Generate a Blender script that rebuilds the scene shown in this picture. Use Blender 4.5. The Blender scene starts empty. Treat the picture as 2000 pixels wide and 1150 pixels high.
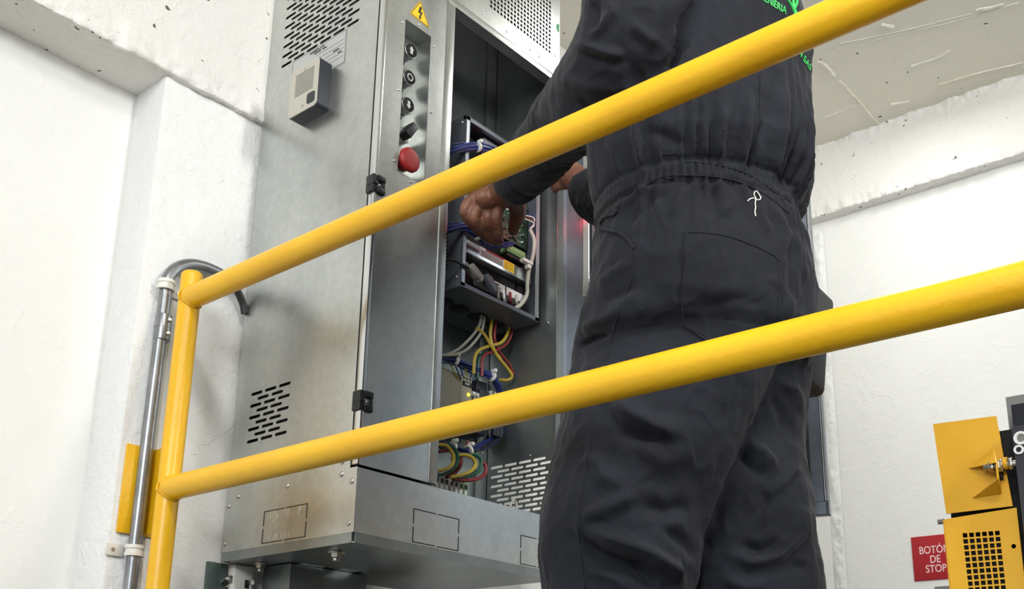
import bpy, bmesh, math, random
import numpy as np
from mathutils import Vector, Matrix, noise
from mathutils.bvhtree import BVHTree
random.seed(7); rng = np.random.default_rng(7)
C = bpy.context.scene.collection
sc = bpy.context.scene

# ---------------------------------------------------------------- camera (origin of the scene's coordinates: X right along back wall, Y away, Z up)
FOC, PCY = 2055.4, 849.56                      # focal length and principal row in pixels of a 2000x1150 frame
RM = np.array([[0.75979903, 0.64989075, 0.01863982], [0.16487931, -0.2203374, 0.96138767], [-0.628904, 0.7273881, 0.27456568]])
cd = bpy.data.cameras.new('camera'); cam = bpy.data.objects.new('camera', cd); C.objects.link(cam)
cd.sensor_width = 36; cd.lens = FOC * 36 / 2000; cd.shift_y = (PCY - 575) / 2000; cd.clip_start = .02
m = Matrix.Identity(4)
for i in range(3):
    m[i][0] = RM[0][i]; m[i][1] = RM[1][i]; m[i][2] = -RM[2][i]
cam.matrix_world = m; sc.camera = cam
# ---------------------------------------------------------------- world, lamp, added fill lights, exposure
sc.view_settings.view_transform = 'Standard'; sc.view_settings.look = 'None'
sc.view_settings.gamma = 1; sc.view_settings.use_curve_mapping = False; sc.view_settings.exposure = 0.0
w = bpy.data.worlds.new('world'); sc.world = w; w.use_nodes = True
wn = w.node_tree; bg = wn.nodes['Background']; bg.inputs[1].default_value = 1.0
tc = wn.nodes.new('ShaderNodeTexCoord'); dt = wn.nodes.new('ShaderNodeVectorMath'); dt.operation = 'DOT_PRODUCT'; dt.inputs[1].default_value = (-.55, -.75, .35)
wn.links.new(tc.outputs['Generated'], dt.inputs[0]); rp = wn.nodes.new('ShaderNodeValToRGB'); wn.links.new(dt.outputs['Value'], rp.inputs[0])
rp.color_ramp.elements[0].position = -0.0; rp.color_ramp.elements[0].color = (.22, .24, .26, 1); rp.color_ramp.elements[1].position = .75; rp.color_ramp.elements[1].color = (1.0, 1.02, 1.03, 1)
wn.links.new(rp.outputs[0], bg.inputs[0])
def area(name, loc, target, size, sy, power, col=(1, 1, 1)):
    l = bpy.data.lights.new(name, 'AREA'); l.shape = 'RECTANGLE'; l.size = size; l.size_y = sy; l.energy = power; l.color = col
    o = bpy.data.objects.new(name, l); C.objects.link(o); o.location = loc
    o.rotation_euler = (Vector(target) - Vector(loc)).to_track_quat('-Z', 'Y').to_euler(); return o
area('ceiling_lamp_or_fill', (2.3, 1.3, 2.2), (-1.5, 1.6, .8), .22, 1.2, 122, (1, .99, .95))
area('ceiling_lamp_or_fill', (.25, .1, 2.22), (.2, .3, 0), 1.2, .22, 36, (1, .99, .96))  # added overhead fill, brightens the tops of the rails
area('ceiling_lamp_or_fill', (-1.0, 2.75, 2.22), (-1.1, 2.75, 0), 1.0, .2, 11, (1, .99, .96))  # added rear fill, brightens the wall seen through the far slots
area('camera_side_fill', (.6, -2.2, 1.6), (-1.0, 2.4, .9), 1.4, .9, 84, (.94, .97, 1))  # added fill from behind the camera, no window modelled

# ---------------------------------------------------------------- helpers
def ray(px, py): return RM.T @ np.array([(px - 1000) / FOC, -(py - PCY) / FOC, 1.])
def at(px, py, ax, v):
    d = ray(px, py); return Vector(d * (v / d[ax]))
def toworld_px(P):
    c = P @ RM.T; return 1000 + FOC * c[:, 0] / c[:, 2], PCY - FOC * c[:, 1] / c[:, 2], c[:, 2]
WL = {}
def empty(name, loc, label=None, cat=None, group=None):
    o = bpy.data.objects.new(name, None); C.objects.link(o); o.location = loc; o.empty_display_size = .05
    WL[o] = Vector(loc)
    if label: o['label'] = label; o['category'] = cat
    if group: o['group'] = group
    return o
def tag(o, label, cat, group=None):
    o['label'] = label; o['category'] = cat
    if group: o['group'] = group
    return o
def link(name, me, mat, parent=None, smooth=False, kind=None, label=None):
    n = len(me.vertices); co = np.empty(n * 3, np.float32); me.vertices.foreach_get('co', co); co = co.reshape(-1, 3)
    c = (co.min(0) + co.max(0)) / 2; co -= c; me.vertices.foreach_set('co', co.ravel())
    if not len(me.materials): me.materials.append(mat)
    if smooth is True: me.polygons.foreach_set('use_smooth', [True] * len(me.polygons))
    elif smooth:
        me.polygons.foreach_set('use_smooth', [True] * len(me.polygons)); me.set_sharp_from_angle(angle=smooth)
    me.update()
    o = bpy.data.objects.new(name, me); C.objects.link(o); c = Vector([float(v) for v in c]); WL[o] = c
    if parent: o.parent = parent; o.location = c - WL[parent]
    else: o.location = c
    if kind: o['kind'] = kind
    if label: o['label'] = label
    return o
def build(name, bm, mat, parent=None, smooth=False, kind=None, label=None):
    me = bpy.data.meshes.new(name); bm.normal_update(); bm.to_mesh(me); bm.free()
    return link(name, me, mat, parent, smooth, kind, label)
def b_box(bm, x0, x1, y0, y1, z0, z1, bev=0, seg=2):
    r = bmesh.ops.create_cube(bm, size=1)['verts']
    for v in r: v.co = Vector((x0 + (v.co.x + .5) * (x1 - x0), y0 + (v.co.y + .5) * (y1 - y0), z0 + (v.co.z + .5) * (z1 - z0)))
    if bev:
        es = list({e for v in r for e in v.link_edges}); bmesh.ops.bevel(bm, geom=es, offset=bev, segments=seg, affect='EDGES', profile=.5)
    return bm
def box(name, x0, x1, y0, y1, z0, z1, mat, parent=None, bev=0, **k):
    return build(name, b_box(bmesh.new(), x0, x1, y0, y1, z0, z1, bev), mat, parent, smooth=(.6 if bev else False), **k)
def b_cyl(bm, p0, p1, r, r1=None, seg=20, bev=0):
    p0 = Vector(p0); p1 = Vector(p1); d = p1 - p0; q = d.to_track_quat('Z', 'Y').to_matrix().to_4x4(); q.translation = (p0 + p1) / 2
    g = bmesh.ops.create_cone(bm, cap_ends=True, segments=seg, radius1=r, radius2=r if r1 is None else r1, depth=d.length, matrix=q)['verts']
    if bev:
        es = [e for e in {e for v in g for e in v.link_edges} if len(e.link_faces) == 2 and any(len(f.verts) > 4 for f in e.link_faces)]
        bmesh.ops.bevel(bm, geom=es, offset=bev, segments=3, affect='EDGES', profile=.5)
    return bm
def cyl(name, p0, p1, r, mat, parent=None, r1=None, seg=20, bev=0, **k):
    return build(name, b_cyl(bmesh.new(), p0, p1, r, r1, seg, bev), mat, parent, smooth=.7, **k)
def spline(pts, n=10):
    P = [Vector(p) for p in pts]; P = [P[0] * 2 - P[1]] + P + [P[-1] * 2 - P[-2]]; out = []
    for i in range(1, len(P) - 2):
        for k in range(n):
            t = k / n; a, b, c, d = P[i - 1], P[i], P[i + 1], P[i + 2]
            out.append(.5 * ((2 * b) + (c - a) * t + (2 * a - 5 * b + 4 * c - d) * t * t + (3 * b - a - 3 * c + d) * t ** 3))
    out.append(P[-2]); return out
def b_tube(bm, pts, r, seg=10):
    pts = [Vector(p) for p in pts]; n = len(pts); rr = r if isinstance(r, (list, tuple)) else [r] * n
    up = Vector((0, 0, 1)); rings = []; prev = None
    for i, p in enumerate(pts):
        t = (pts[min(i + 1, n - 1)] - pts[max(i - 1, 0)]).normalized()
        if prev is None: u = t.orthogonal().normalized()
        else: u = (prev - t * prev.dot(t)).normalized()
        prev = u; v = t.cross(u)
        rings.append([bm.verts.new(p + (u * math.cos(a) + v * math.sin(a)) * rr[i]) for a in [2 * math.pi * k / seg for k in range(seg)]])
    for a, b in zip(rings, rings[1:]):
        for k in range(seg): bm.faces.new((a[k], a[(k + 1) % seg], b[(k + 1) % seg], b[k]))
    bm.faces.new(rings[0][::-1]); bm.faces.new(rings[-1]); return bm
def tube(name, pts, r, mat, parent=None, seg=10, sp=8, **k):
    return build(name, b_tube(bmesh.new(), spline(pts, sp) if sp else pts, r, seg), mat, parent, smooth=.9, **k)
def curve_mesh(cu):
    o = bpy.data.objects.new('tmp', cu); C.objects.link(o); dg = bpy.context.evaluated_depsgraph_get()
    me = bpy.data.meshes.new_from_object(o.evaluated_get(dg)); C.objects.unlink(o); bpy.data.objects.remove(o); me.materials.clear(); return me
def orient(axis, val, flip=1):
    """2D (u,v) -> world: axis 'x': u=Y v=Z on plane X=val; 'y': u=X v=Z; 'z': u=X v=Y"""
    return {'x': Matrix(((0, 0, flip, val), (1, 0, 0, 0), (0, 1, 0, 0), (0, 0, 0, 1))),
            'y': Matrix(((1, 0, 0, 0), (0, 0, -flip, val), (0, 1, 0, 0), (0, 0, 0, 1))),
            'z': Matrix(((1, 0, 0, 0), (0, 1, 0, 0), (0, 0, flip, val), (0, 0, 0, 1)))}[axis]
def plate_mesh(loops, th):
    cu = bpy.data.curves.new('c', 'CURVE'); cu.dimensions = '2D'; cu.fill_mode = 'BOTH'; cu.extrude = th / 2
    for lp in loops:
        s = cu.splines.new('POLY'); s.points.add(len(lp) - 1); s.use_cyclic_u = True
        for p, q in zip(s.points, lp): p.co = (q[0], q[1], 0, 1)
    me = curve_mesh(cu)
    bm = bmesh.new(); bm.from_mesh(me); bmesh.ops.remove_doubles(bm, verts=bm.verts, dist=1e-6); bm.to_mesh(me); bm.free()
    return me
def plate(name, axis, val, th, loops, mat, parent=None, M=None, **k):
    me = plate_mesh(loops, th); me.transform(M if M is not None else orient(axis, val)); return link(name, me, mat, parent, **k)
def R4(u0, u1, v0, v1): return [(u0, v0), (u1, v0), (u1, v1), (u0, v1)]
def slot(u, v, L, h, n=5):
    r = h / 2; out = []
    for k in range(n + 1): a = -math.pi / 2 + math.pi * k / n; out.append((u + L / 2 - r + r * math.cos(a), v + r * math.sin(a)))
    for k in range(n + 1): a = math.pi / 2 + math.pi * k / n; out.append((u - L / 2 + r + r * math.cos(a), v + r * math.sin(a)))
    return out
def circ(u, v, r, n=20): return [(u + r * math.cos(2 * math.pi * k / n), v + r * math.sin(2 * math.pi * k / n)) for k in range(n)]
def text_mesh(s, size, ext=.0004, align='CENTER', bold=0, spacing=1):
    cu = bpy.data.curves.new('t', 'FONT'); cu.body = s; cu.size = size; cu.extrude = ext; cu.align_x = align; cu.align_y = 'CENTER'; cu.offset = bold; cu.space_character = spacing
    return curve_mesh(cu)
def text(name, s, size, M, mat, parent, ext=.0004, align='CENTER', bold=0, spacing=1, **k):
    me = text_mesh(s, size, ext, align, bold, spacing); me.transform(M); return link(name, me, mat, parent, **k)
def TX(x, y, z): return Matrix(((0, 0, 1, x), (1, 0, 0, y), (0, 1, 0, z), (0, 0, 0, 1)))     # writing that faces +X
def TY(x, y, z): return Matrix(((1, 0, 0, x), (0, 0, -1, y), (0, 1, 0, z), (0, 0, 0, 1)))    # writing that faces -Y

# ---------------------------------------------------------------- materials
def lin(r, g, b): return tuple(((c / 255) / 12.92 if c <= 10 else ((c / 255 + .055) / 1.055) ** 2.4) for c in (r, g, b)) + (1,)
def mat(name, col, rough=.5, metal=0, noise_s=0, bump=0, mix=None, mixs=8, emit=None, det=4, spec=.5, sheen=0, coords='Object'):
    m = bpy.data.materials.new(name); m.use_nodes = True; nt = m.node_tree; b = nt.nodes['Principled BSDF']
    b.inputs['Base Color'].default_value = col; b.inputs['Roughness'].default_value = rough; b.inputs['Metallic'].default_value = metal
    b.inputs['Specular IOR Level'].default_value = spec
    if sheen: b.inputs['Sheen Weight'].default_value = sheen; b.inputs['Sheen Roughness'].default_value = .5
    tc = nt.nodes.new('ShaderNodeNewGeometry')
    if bump:
        n = nt.nodes.new('ShaderNodeTexNoise'); n.inputs['Scale'].default_value = noise_s; n.inputs['Detail'].default_value = det
        nt.links.new(tc.outputs['Position'], n.inputs['Vector']); bp = nt.nodes.new('ShaderNodeBump'); bp.inputs['Strength'].default_value = bump; bp.inputs['Distance'].default_value = .004
        nt.links.new(n.outputs[0], bp.inputs['Height']); nt.links.new(bp.outputs[0], b.inputs['Normal'])
    if mix:
        n = nt.nodes.new('ShaderNodeTexNoise'); n.inputs['Scale'].default_value = mixs; n.inputs['Detail'].default_value = 5
        nt.links.new(tc.outputs['Position'], n.inputs['Vector']); rp = nt.nodes.new('ShaderNodeValToRGB'); rp.color_ramp.elements[0].position = .35; rp.color_ramp.elements[1].position = .68
        rp.color_ramp.elements[0].color = col; rp.color_ramp.elements[1].color = mix
        nt.links.new(n.outputs[0], rp.inputs[0]); nt.links.new(rp.outputs[0], b.inputs['Base Color'])
    if emit: b.inputs['Emission Color'].default_value = emit[:3] + (1,); b.inputs['Emission Strength'].default_value = emit[3]
    return m
def plaster(name, c1, c2, strength=.5, pits=.0, stroke=14, dist=.006):
    m = bpy.data.materials.new(name); m.use_nodes = True; nt = m.node_tree; N = nt.nodes; L = nt.links; b = N['Principled BSDF']
    b.inputs['Roughness'].default_value = .75; b.inputs['Specular IOR Level'].default_value = .25
    g = N.new('ShaderNodeNewGeometry')
    def nz(scale, det, rough=.55, dis=0, vec=None):
        n = N.new('ShaderNodeTexNoise'); n.inputs['Scale'].default_value = scale; n.inputs['Detail'].default_value = det; n.inputs['Roughness'].default_value = rough; n.inputs['Distortion'].default_value = dis
        L.new(vec or g.outputs['Position'], n.inputs['Vector']); return n.outputs[0]
    def mth(op, a, c): 
        n = N.new('ShaderNodeMath'); n.operation = op
        for i, v in enumerate((a, c)):
            if isinstance(v, (int, float)): n.inputs[i].default_value = v
            else: L.new(v, n.inputs[i])
        return n.outputs[0]
    h = mth('ADD', mth('MULTIPLY', nz(stroke, 6, .6, 1.2), .9), mth('MULTIPLY', nz(90, 3, .6, .6), .28))
    h = mth('ADD', h, mth('MULTIPLY', nz(2.5, 2), .8))
    bl = N.new('ShaderNodeMapRange'); L.new(nz(6, 3, .7, 2.5), bl.inputs[0]); bl.inputs[1].default_value = .60; bl.inputs[2].default_value = .66
    h = mth('ADD', h, mth('MULTIPLY', bl.outputs[0], .2))
    bp = N.new('ShaderNodeBump'); bp.inputs['Strength'].default_value = strength; bp.inputs['Distance'].default_value = dist
    L.new(h, bp.inputs['Height']); L.new(bp.outputs[0], b.inputs['Normal'])
    rp = N.new('ShaderNodeValToRGB'); rp.color_ramp.elements[0].position = .3; rp.color_ramp.elements[1].position = .7; rp.color_ramp.elements[0].color = c1; rp.color_ramp.elements[1].color = c2
    L.new(nz(1.7, 5, .6), rp.inputs[0]); col = rp.outputs[0]
    if pits:
        mr = N.new('ShaderNodeMapRange'); L.new(nz(38, 2, .5, .4), mr.inputs[0]); mr.inputs[1].default_value = pits; mr.inputs[2].default_value = pits + .02
        mx = N.new('ShaderNodeMix'); mx.data_type = 'RGBA'; L.new(mr.outputs[0], mx.inputs['Factor']); L.new(col, mx.inputs['A']); mx.inputs['B'].default_value = lin(96, 92, 84); col = mx.outputs['Result']
    L.new(col, b.inputs['Base Color']); return m
def galv(name, c1, c2, rough=.42, metal=.85, scale=3.0, fine=60, streak=None):
    m = bpy.data.materials.new(name); m.use_nodes = True; nt = m.node_tree; N = nt.nodes; L = nt.links; b = N['Principled BSDF']
    b.inputs['Metallic'].default_value = metal
    g = N.new('ShaderNodeNewGeometry'); mp = N.new('ShaderNodeMapping'); mp.inputs['Scale'].default_value = (1, 1, .35); L.new(g.outputs['Position'], mp.inputs['Vector'])
    n1 = N.new('ShaderNodeTexNoise'); n1.inputs['Scale'].default_value = scale * 2; n1.inputs['Detail'].default_value = 6; L.new(mp.outputs[0], n1.inputs['Vector'])
    n2 = N.new('ShaderNodeTexNoise'); n2.inputs['Scale'].default_value = fine; n2.inputs['Detail'].default_value = 3; L.new(g.outputs['Position'], n2.inputs['Vector'])
    ad = N.new('ShaderNodeMath'); ad.operation = 'MULTIPLY_ADD'; L.new(n2.outputs[0], ad.inputs[0]); ad.inputs[1].default_value = .35; L.new(n1.outputs[0], ad.inputs[2])
    rp = N.new('ShaderNodeValToRGB'); rp.color_ramp.elements[0].position = .5; rp.color_ramp.elements[1].position = .85; rp.color_ramp.elements[0].color = c1; rp.color_ramp.elements[1].color = c2
    L.new(ad.outputs[0], rp.inputs[0]); L.new(rp.outputs[0], b.inputs['Base Color'])
    mr = N.new('ShaderNodeMapRange'); L.new(n1.outputs[0], mr.inputs[0]); mr.inputs[1].default_value = .3; mr.inputs[2].default_value = .7; mr.inputs[3].default_value = rough - .08; mr.inputs[4].default_value = rough + .1
    L.new(mr.outputs[0], b.inputs['Roughness'])
    bp = N.new('ShaderNodeBump'); bp.inputs['Strength'].default_value = .018; bp.inputs['Distance'].default_value = .004; L.new(n1.outputs[0], bp.inputs['Height']); L.new(bp.outputs[0], b.inputs['Normal'])
    return m
M_wall = plaster('white_plaster', lin(226, 226, 222), lin(234, 234, 230), .42)
M_pil = plaster('rough_white_plaster', lin(222, 223, 221), lin(232, 232, 230), .8, stroke=26)
M_beam = plaster('pitted_plaster', lin(224, 222, 216), lin(232, 230, 226), .75, pits=.71, stroke=20)
M_ceil = plaster('concrete_ceiling', lin(228, 224, 210), lin(234, 230, 218), .4, pits=.73, stroke=9)
M_floor = plaster('grey_floor', lin(92, 90, 88), lin(102, 100, 98), .1)
M_steel = galv('galvanised_steel', lin(182, 186, 184), lin(208, 210, 206), .34, .94)
M_inner = galv('inner_steel', lin(138, 145, 145), lin(160, 166, 164), .36, .92)
M_door = galv('shaded_door_steel', lin(122, 131, 142), lin(146, 154, 164), .38, .9)  # galvanised steel darkened: shade from cabinet and man put into the colour
M_bright = mat('bright_steel', lin(212, 214, 214), .25, .95)
M_yel = mat('yellow_paint', lin(240, 187, 24), .36, 0, 110, .16, mix=lin(231, 175, 18), mixs=7)
M_yelm = mat('ochre_machine_paint', lin(232, 176, 44), .42, 0, 120, .08, mix=lin(224, 167, 36), mixs=9)
M_cond = mat('grey_conduit', lin(150, 152, 154), .32, .75, mix=lin(128, 131, 134), mixs=30)
M_clip = mat('painted_clip', lin(226, 224, 218), .5, 0, mix=lin(214, 210, 200), mixs=30)
M_black = mat('black_plastic', lin(26, 27, 30), .45)
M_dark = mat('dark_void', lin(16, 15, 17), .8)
M_casing = mat('charcoal_casing', lin(38, 40, 48), .4)
M_facep = mat('champagne_plate', lin(196, 193, 182), .38, .35)
M_drive = mat('drive_grey', lin(104, 109, 118), .42, .3, 80, .05)
M_white = mat('white_label', lin(228, 228, 226), .5)
M_ink = mat('black_ink', lin(22, 22, 24), .6)
M_warn = mat('warning_yellow', lin(250, 205, 40), .4)
M_redb = mat('red_plastic', lin(152, 34, 32), .42)
M_pcb = mat('green_circuit_board', lin(28, 66, 46), .4, 0, mix=lin(20, 52, 38), mixs=120)
M_greent = mat('green_terminal', lin(116, 150, 98), .45)
M_tie = mat('white_nylon', lin(222, 222, 214), .4)
M_blue = mat('blue_wire', lin(34, 52, 122), .4)  # blue, yellow and red wires toned down; cabinet shade put into their colour
M_bluel = mat('dark_blue_wire', lin(26, 38, 92), .38)
M_ycab = mat('yellow_wire', lin(178, 154, 54), .42)
M_red = mat('red_wire', lin(122, 32, 34), .42)
M_gcab = mat('green_wire', lin(26, 82, 62), .42)
M_gry = mat('grey_cable', lin(172, 170, 158), .45)
M_beige = mat('beige_module', lin(164, 160, 142), .5)
M_screw = mat('screw_steel', lin(190, 188, 180), .28, .9)
M_sign = mat('red_sign', lin(168, 24, 34), .45)
M_signt = mat('sign_lettering', lin(236, 200, 200), .5)
M_gd = mat('green_dot', lin(24, 132, 66), .5)
M_bracket = mat('grey_green_steel', lin(92, 108, 104), .45, .3, mix=lin(74, 88, 84), mixs=12)
M_skin = mat('skin', lin(132, 88, 68), .5, 0, 160, .3, mix=lin(112, 70, 54), mixs=26)
M_hair = mat('black_hair', lin(24, 20, 18), .5, 0, 220, .8)
M_boot = mat('black_boot', lin(28, 26, 25), .5)
M_green = mat('green_print', lin(56, 196, 92), .5)
M_thread = mat('white_thread', lin(226, 226, 220), .7)
M_led = mat('yellow_led', lin(240, 230, 40), .3, emit=(1, .85, .05, 2.2))
M_ledr = mat('red_lamp', lin(240, 20, 40), .3, emit=(1, .02, .05, 14))
def fabric():
    m = bpy.data.materials.new('navy_black_twill'); m.use_nodes = True; nt = m.node_tree; N = nt.nodes; L = nt.links; b = N['Principled BSDF']
    b.inputs['Roughness'].default_value = .82; b.inputs['Specular IOR Level'].default_value = .22
    b.inputs['Sheen Weight'].default_value = .08; b.inputs['Sheen Roughness'].default_value = .45
    g = N.new('ShaderNodeNewGeometry'); n = N.new('ShaderNodeTexNoise'); n.inputs['Scale'].default_value = 5; n.inputs['Detail'].default_value = 5; L.new(g.outputs['Position'], n.inputs['Vector'])
    rp = N.new('ShaderNodeValToRGB'); rp.color_ramp.elements[0].position = .35; rp.color_ramp.elements[1].position = .7; rp.color_ramp.elements[0].color = lin(25, 27, 34); rp.color_ramp.elements[1].color = lin(31, 34, 42)
    L.new(n.outputs[0], rp.inputs[0]); L.new(rp.outputs[0], b.inputs['Base Color'])
    n2 = N.new('ShaderNodeTexNoise'); n2.inputs['Scale'].default_value = 28; n2.inputs['Detail'].default_value = 4; n2.inputs['Distortion'].default_value = 1.0; L.new(g.outputs['Position'], n2.inputs['Vector'])
    n3 = N.new('ShaderNodeTexNoise'); n3.inputs['Scale'].default_value = 700; n3.inputs['Detail'].default_value = 1; L.new(g.outputs['Position'], n3.inputs['Vector'])
    ma = N.new('ShaderNodeMath'); ma.operation = 'MULTIPLY_ADD'; L.new(n3.outputs[0], ma.inputs[0]); ma.inputs[1].default_value = .06; L.new(n2.outputs[0], ma.inputs[2])
    bp = N.new('ShaderNodeBump'); bp.inputs['Strength'].default_value = .34; bp.inputs['Distance'].default_value = .006; L.new(ma.outputs[0], bp.inputs['Height']); L.new(bp.outputs[0], b.inputs['Normal'])
    return m
M_fab = fabric()

# ================================================================ THE ROOM
XW, XM, YB, ZC, ZP, ZF = -1.945, -2.07, 3.64, 2.28, -.22, -1.5
box('floor', -2.6, 4.2, -3.6, 4.2, ZF - .1, ZF, M_floor, kind='structure')
box('wall_left', XM - .15, XM, -3.6, YB + .15, ZF, ZC + .1, M_wall, kind='structure')
box('wall_back', XM, .12, YB, YB + .15, ZF, ZC + .1, M_wall, kind='structure')
def rough_strip(bm, f, nu, nv, amp):
    """grid f(u,v)->(point, normal, weight)"""
    g = [[None] * (nv + 1) for _ in range(nu + 1)]
    for i in range(nu + 1):
        for j in range(nv + 1):
            p, n, wgt = f(i / nu, j / nv)
            a = noise.fractal(p * 9, 1.0, 2.1, 4) * .6 + noise.fractal(p * 34, .9, 2.1, 4) * .55
            g[i][j] = bm.verts.new(p + n * a * amp * wgt)
    for i in range(nu):
        for j in range(nv): bm.faces.new((g[i][j], g[i + 1][j], g[i + 1][j + 1], g[i][j + 1]))
# pilaster on the left wall
bm = b_box(bmesh.new(), XM - .02, XW, 1.038, 2.35, ZF, 1.42, .006, 2)
build('trim_1', bm, M_pil, kind='structure', smooth=.6)
# beam along the top of the left wall, with a broken, ragged lower edge
def beam_profile(y, v, x_face, zb, x_back, ztop):
    pass
bm = bmesh.new()
XB, ZB = -1.931, 1.412
def fL(u, v):
    y = -1.2 + u * (YB + 1.2)
    # v: 0 back of soffit -> .4 soffit edge -> 1 top of face
    if v < .4:
        t = v / .4; p = Vector((XM + (XB - XM) * t, y, ZB - .004 * noise.noise(Vector((y * 6, 0, 3))))); return p, Vector((0, 0, -1)), .35 * max(0, (t - .7) / .3) + .12
    t = (v - .4) / .6; z = ZB + t * t * (ZC - ZB) ; wgt = max(0, 1 - (z - ZB) / .075)
    return Vector((XB + .004 * min(1, t * 12), y, z)), Vector((.8, 0, -.6 * max(0, 1 - t * 9))), .9 * wgt + .035
rough_strip(bm, fL, 700, 60, .018)
build('trim_2', bm, M_beam, kind='structure', smooth=True)
# beam on the back wall
bm = bmesh.new(); ZBB = 1.975; YF = YB - .055
def fB(u, v):
    x = XM + u * 2.19
    if v < .25:
        t = v / .25; return Vector((x, YB - (YB - YF) * t, ZBB)), Vector((0, 0, -1)), .2 * t + .1
    t = (v - .25) / .75; z = ZBB + t * (ZC - ZBB); wgt = max(0, 1 - (z - ZBB) / .06, 1 - (ZC - z) / .05)
    return Vector((x, YF, z)), Vector((0, -.9, -.4 * (1 - t))), .75 * wgt + .06
rough_strip(bm, fB, 560, 44, .022)
build('trim_3', bm, M_beam, kind='structure', smooth=True)
# raised vertical plaster seam on the back wall
bm = bmesh.new()
def fV(u, v):
    z = -.3 + u * 2.25; x = -1.59 + v * .045; s = math.sin(v * math.pi)
    return Vector((x, YB - .002 - .006 * s, z)), Vector((0, -1, 0)), s
rough_strip(bm, fV, 260, 16, .010)
build('trim_4', bm, M_pil, kind='structure', smooth=True)
# ceiling slab with casting ridges
bm = b_box(bmesh.new(), -2.3, 4.2, -3.6, YB + .15, ZC, ZC + .15)
def ridge(path, r, ax=2, v=ZC, jit=.004):
    pts = spline([at(px, py, ax, v) for px, py in path], 14)
    pts = [p + Vector((noise.noise(p * 40), noise.noise(p * 40 + Vector((9, 0, 0))), 0)) * jit for p in pts]
    b_tube(bm, pts, [r * (.5 + .9 * abs(noise.noise(p * 25))) for p in pts], 6)
ridge([(1600, 118), (1615, 130), (1630, 148)], .012); ridge([(1640, 158), (1675, 195), (1700, 225), (1722, 248)], .006)
ridge([(1598, 235), (1640, 218), (1672, 203)], .004); ridge([(1740, 203), (1775, 198)], .006); ridge([(1780, 128), (1830, 112), (1855, 98)], .007)
ridge([(1720, 48), (1745, 52)], .008); ridge([(1905, 20), (1960, 8)], .008); ridge([(1640, 85), (1760, 60), (1900, 25)], .003); ridge([(1700, 80), (1850, 45), (1990, 5)], .003)
ridge([(1835, 165), (1900, 145), (1998, 122)], .005, jit=.001)
build('ceiling', bm, M_ceil, kind='structure')
box('platform', -2.0, 1.2, 1.02, 3.6, ZP - .04, ZP, mat('dark_deck', lin(92, 92, 92), .6, .4), kind='structure')

# ================================================================ GUARD RAIL
rail = empty('guard_rail', (-1.85, 1.1, ZP), 'yellow painted tubular guard rail with two bars welded to a post', 'guard rail')
def capped(bm, x, y, z0, z1, r):
    b_tube(bm, [(x, y, z0), (x, y, z1 - .01), (x, y, z1 - .004), (x, y, z1 - .0008), (x, y, z1)], [r, r, r * .96, r * .82, r * .5], 36)
for x, nm in ((-1.85, 'post'), (.62, 'post')):
    bm = bmesh.new(); capped(bm, x, 1.1, ZP, .925, .0225); build(nm, bm, M_yel, rail, smooth=.8)
for z, nm in ((.866, 'top_rail'), (.4575, 'middle_rail')):
    bm = bmesh.new(); b_tube(bm, [(-1.842, 1.099, z), (-1.83, 1.099, z), (.62, 1.099, z)], [.0243] * 3, 40)
    # weld bead
    for k in range(44):
        a = 2 * math.pi * k / 44; p = Vector((-1.829 + .004 * abs(math.sin(a)) * 0, 1.1 + .0245 * math.cos(a), z + .0245 * math.sin(a)))
        p.x = -1.85 + math.sqrt(max(0, .0236 ** 2 - min(.0236, abs(.0245 * math.cos(a))) ** 2)); bmesh.ops.create_icosphere(bm, subdivisions=1, radius=.0030 + .001 * random.random(), matrix=Matrix.Translation(p))
    build(nm, bm, M_yel, rail, smooth=.8)
# anchor channel between post and wall
bm = bmesh.new()
b_box(bm, XW + .002, XW + .008, 1.05, 1.135, .374, .556, .001)
b_box(bm, XW + .006, XW + .075, 1.105, 1.110, .374, .552, .001)
build('wall_bracket', bm, M_yel, rail, smooth=.5)

# ================================================================ CONDUIT
cond = empty('conduit', (-1.921, 1.083, ZP), 'grey steel electrical conduit running up the pilaster and bending over the yellow post', 'conduit')
def cx(px, py, X=-1.921): return at(px, py, 0, X)
pts = [Vector((-1.921, 1.083, ZP)), Vector((-1.921, 1.083, .3)), Vector((-1.921, 1.083, .6)), cx(322, 585), cx(323, 562), cx(329, 541), cx(345, 524), cx(372, 517), cx(402, 523), cx(430, 536), cx(452, 551)]
tube('conduit_tube', pts, .0135, M_cond, cond, 20, 10)
tube('flexible_lead', [cx(448, 549), cx(462, 566), cx(474, 592), cx(478, 612)], .0085, M_black, cond, 14, 8)
q = cx(318, 640); bm = bmesh.new(); b_cyl(bm, (q.x, q.y, q.z - .030), (q.x, q.y, q.z + .028), .0175, seg=28, bev=.0015); b_cyl(bm, (q.x, q.y, q.z - .002), (q.x, q.y, q.z), .0182, seg=28)
cp = build('coupling', bm, M_cond, cond, smooth=.7)
for dz in (.014, -.016):
    p = Vector((q.x + .014, q.y + .006, q.z + dz)); bm = b_cyl(bmesh.new(), p, p + Vector((.008, -.004, 0)), .0042, seg=12, bev=.0008); b_cyl(bm, p + Vector((.006, -.003, 0)), p + Vector((.0095, -.0048, 0)), .0030, seg=6); build('screw', bm, M_screw, cp, smooth=.6)
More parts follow.
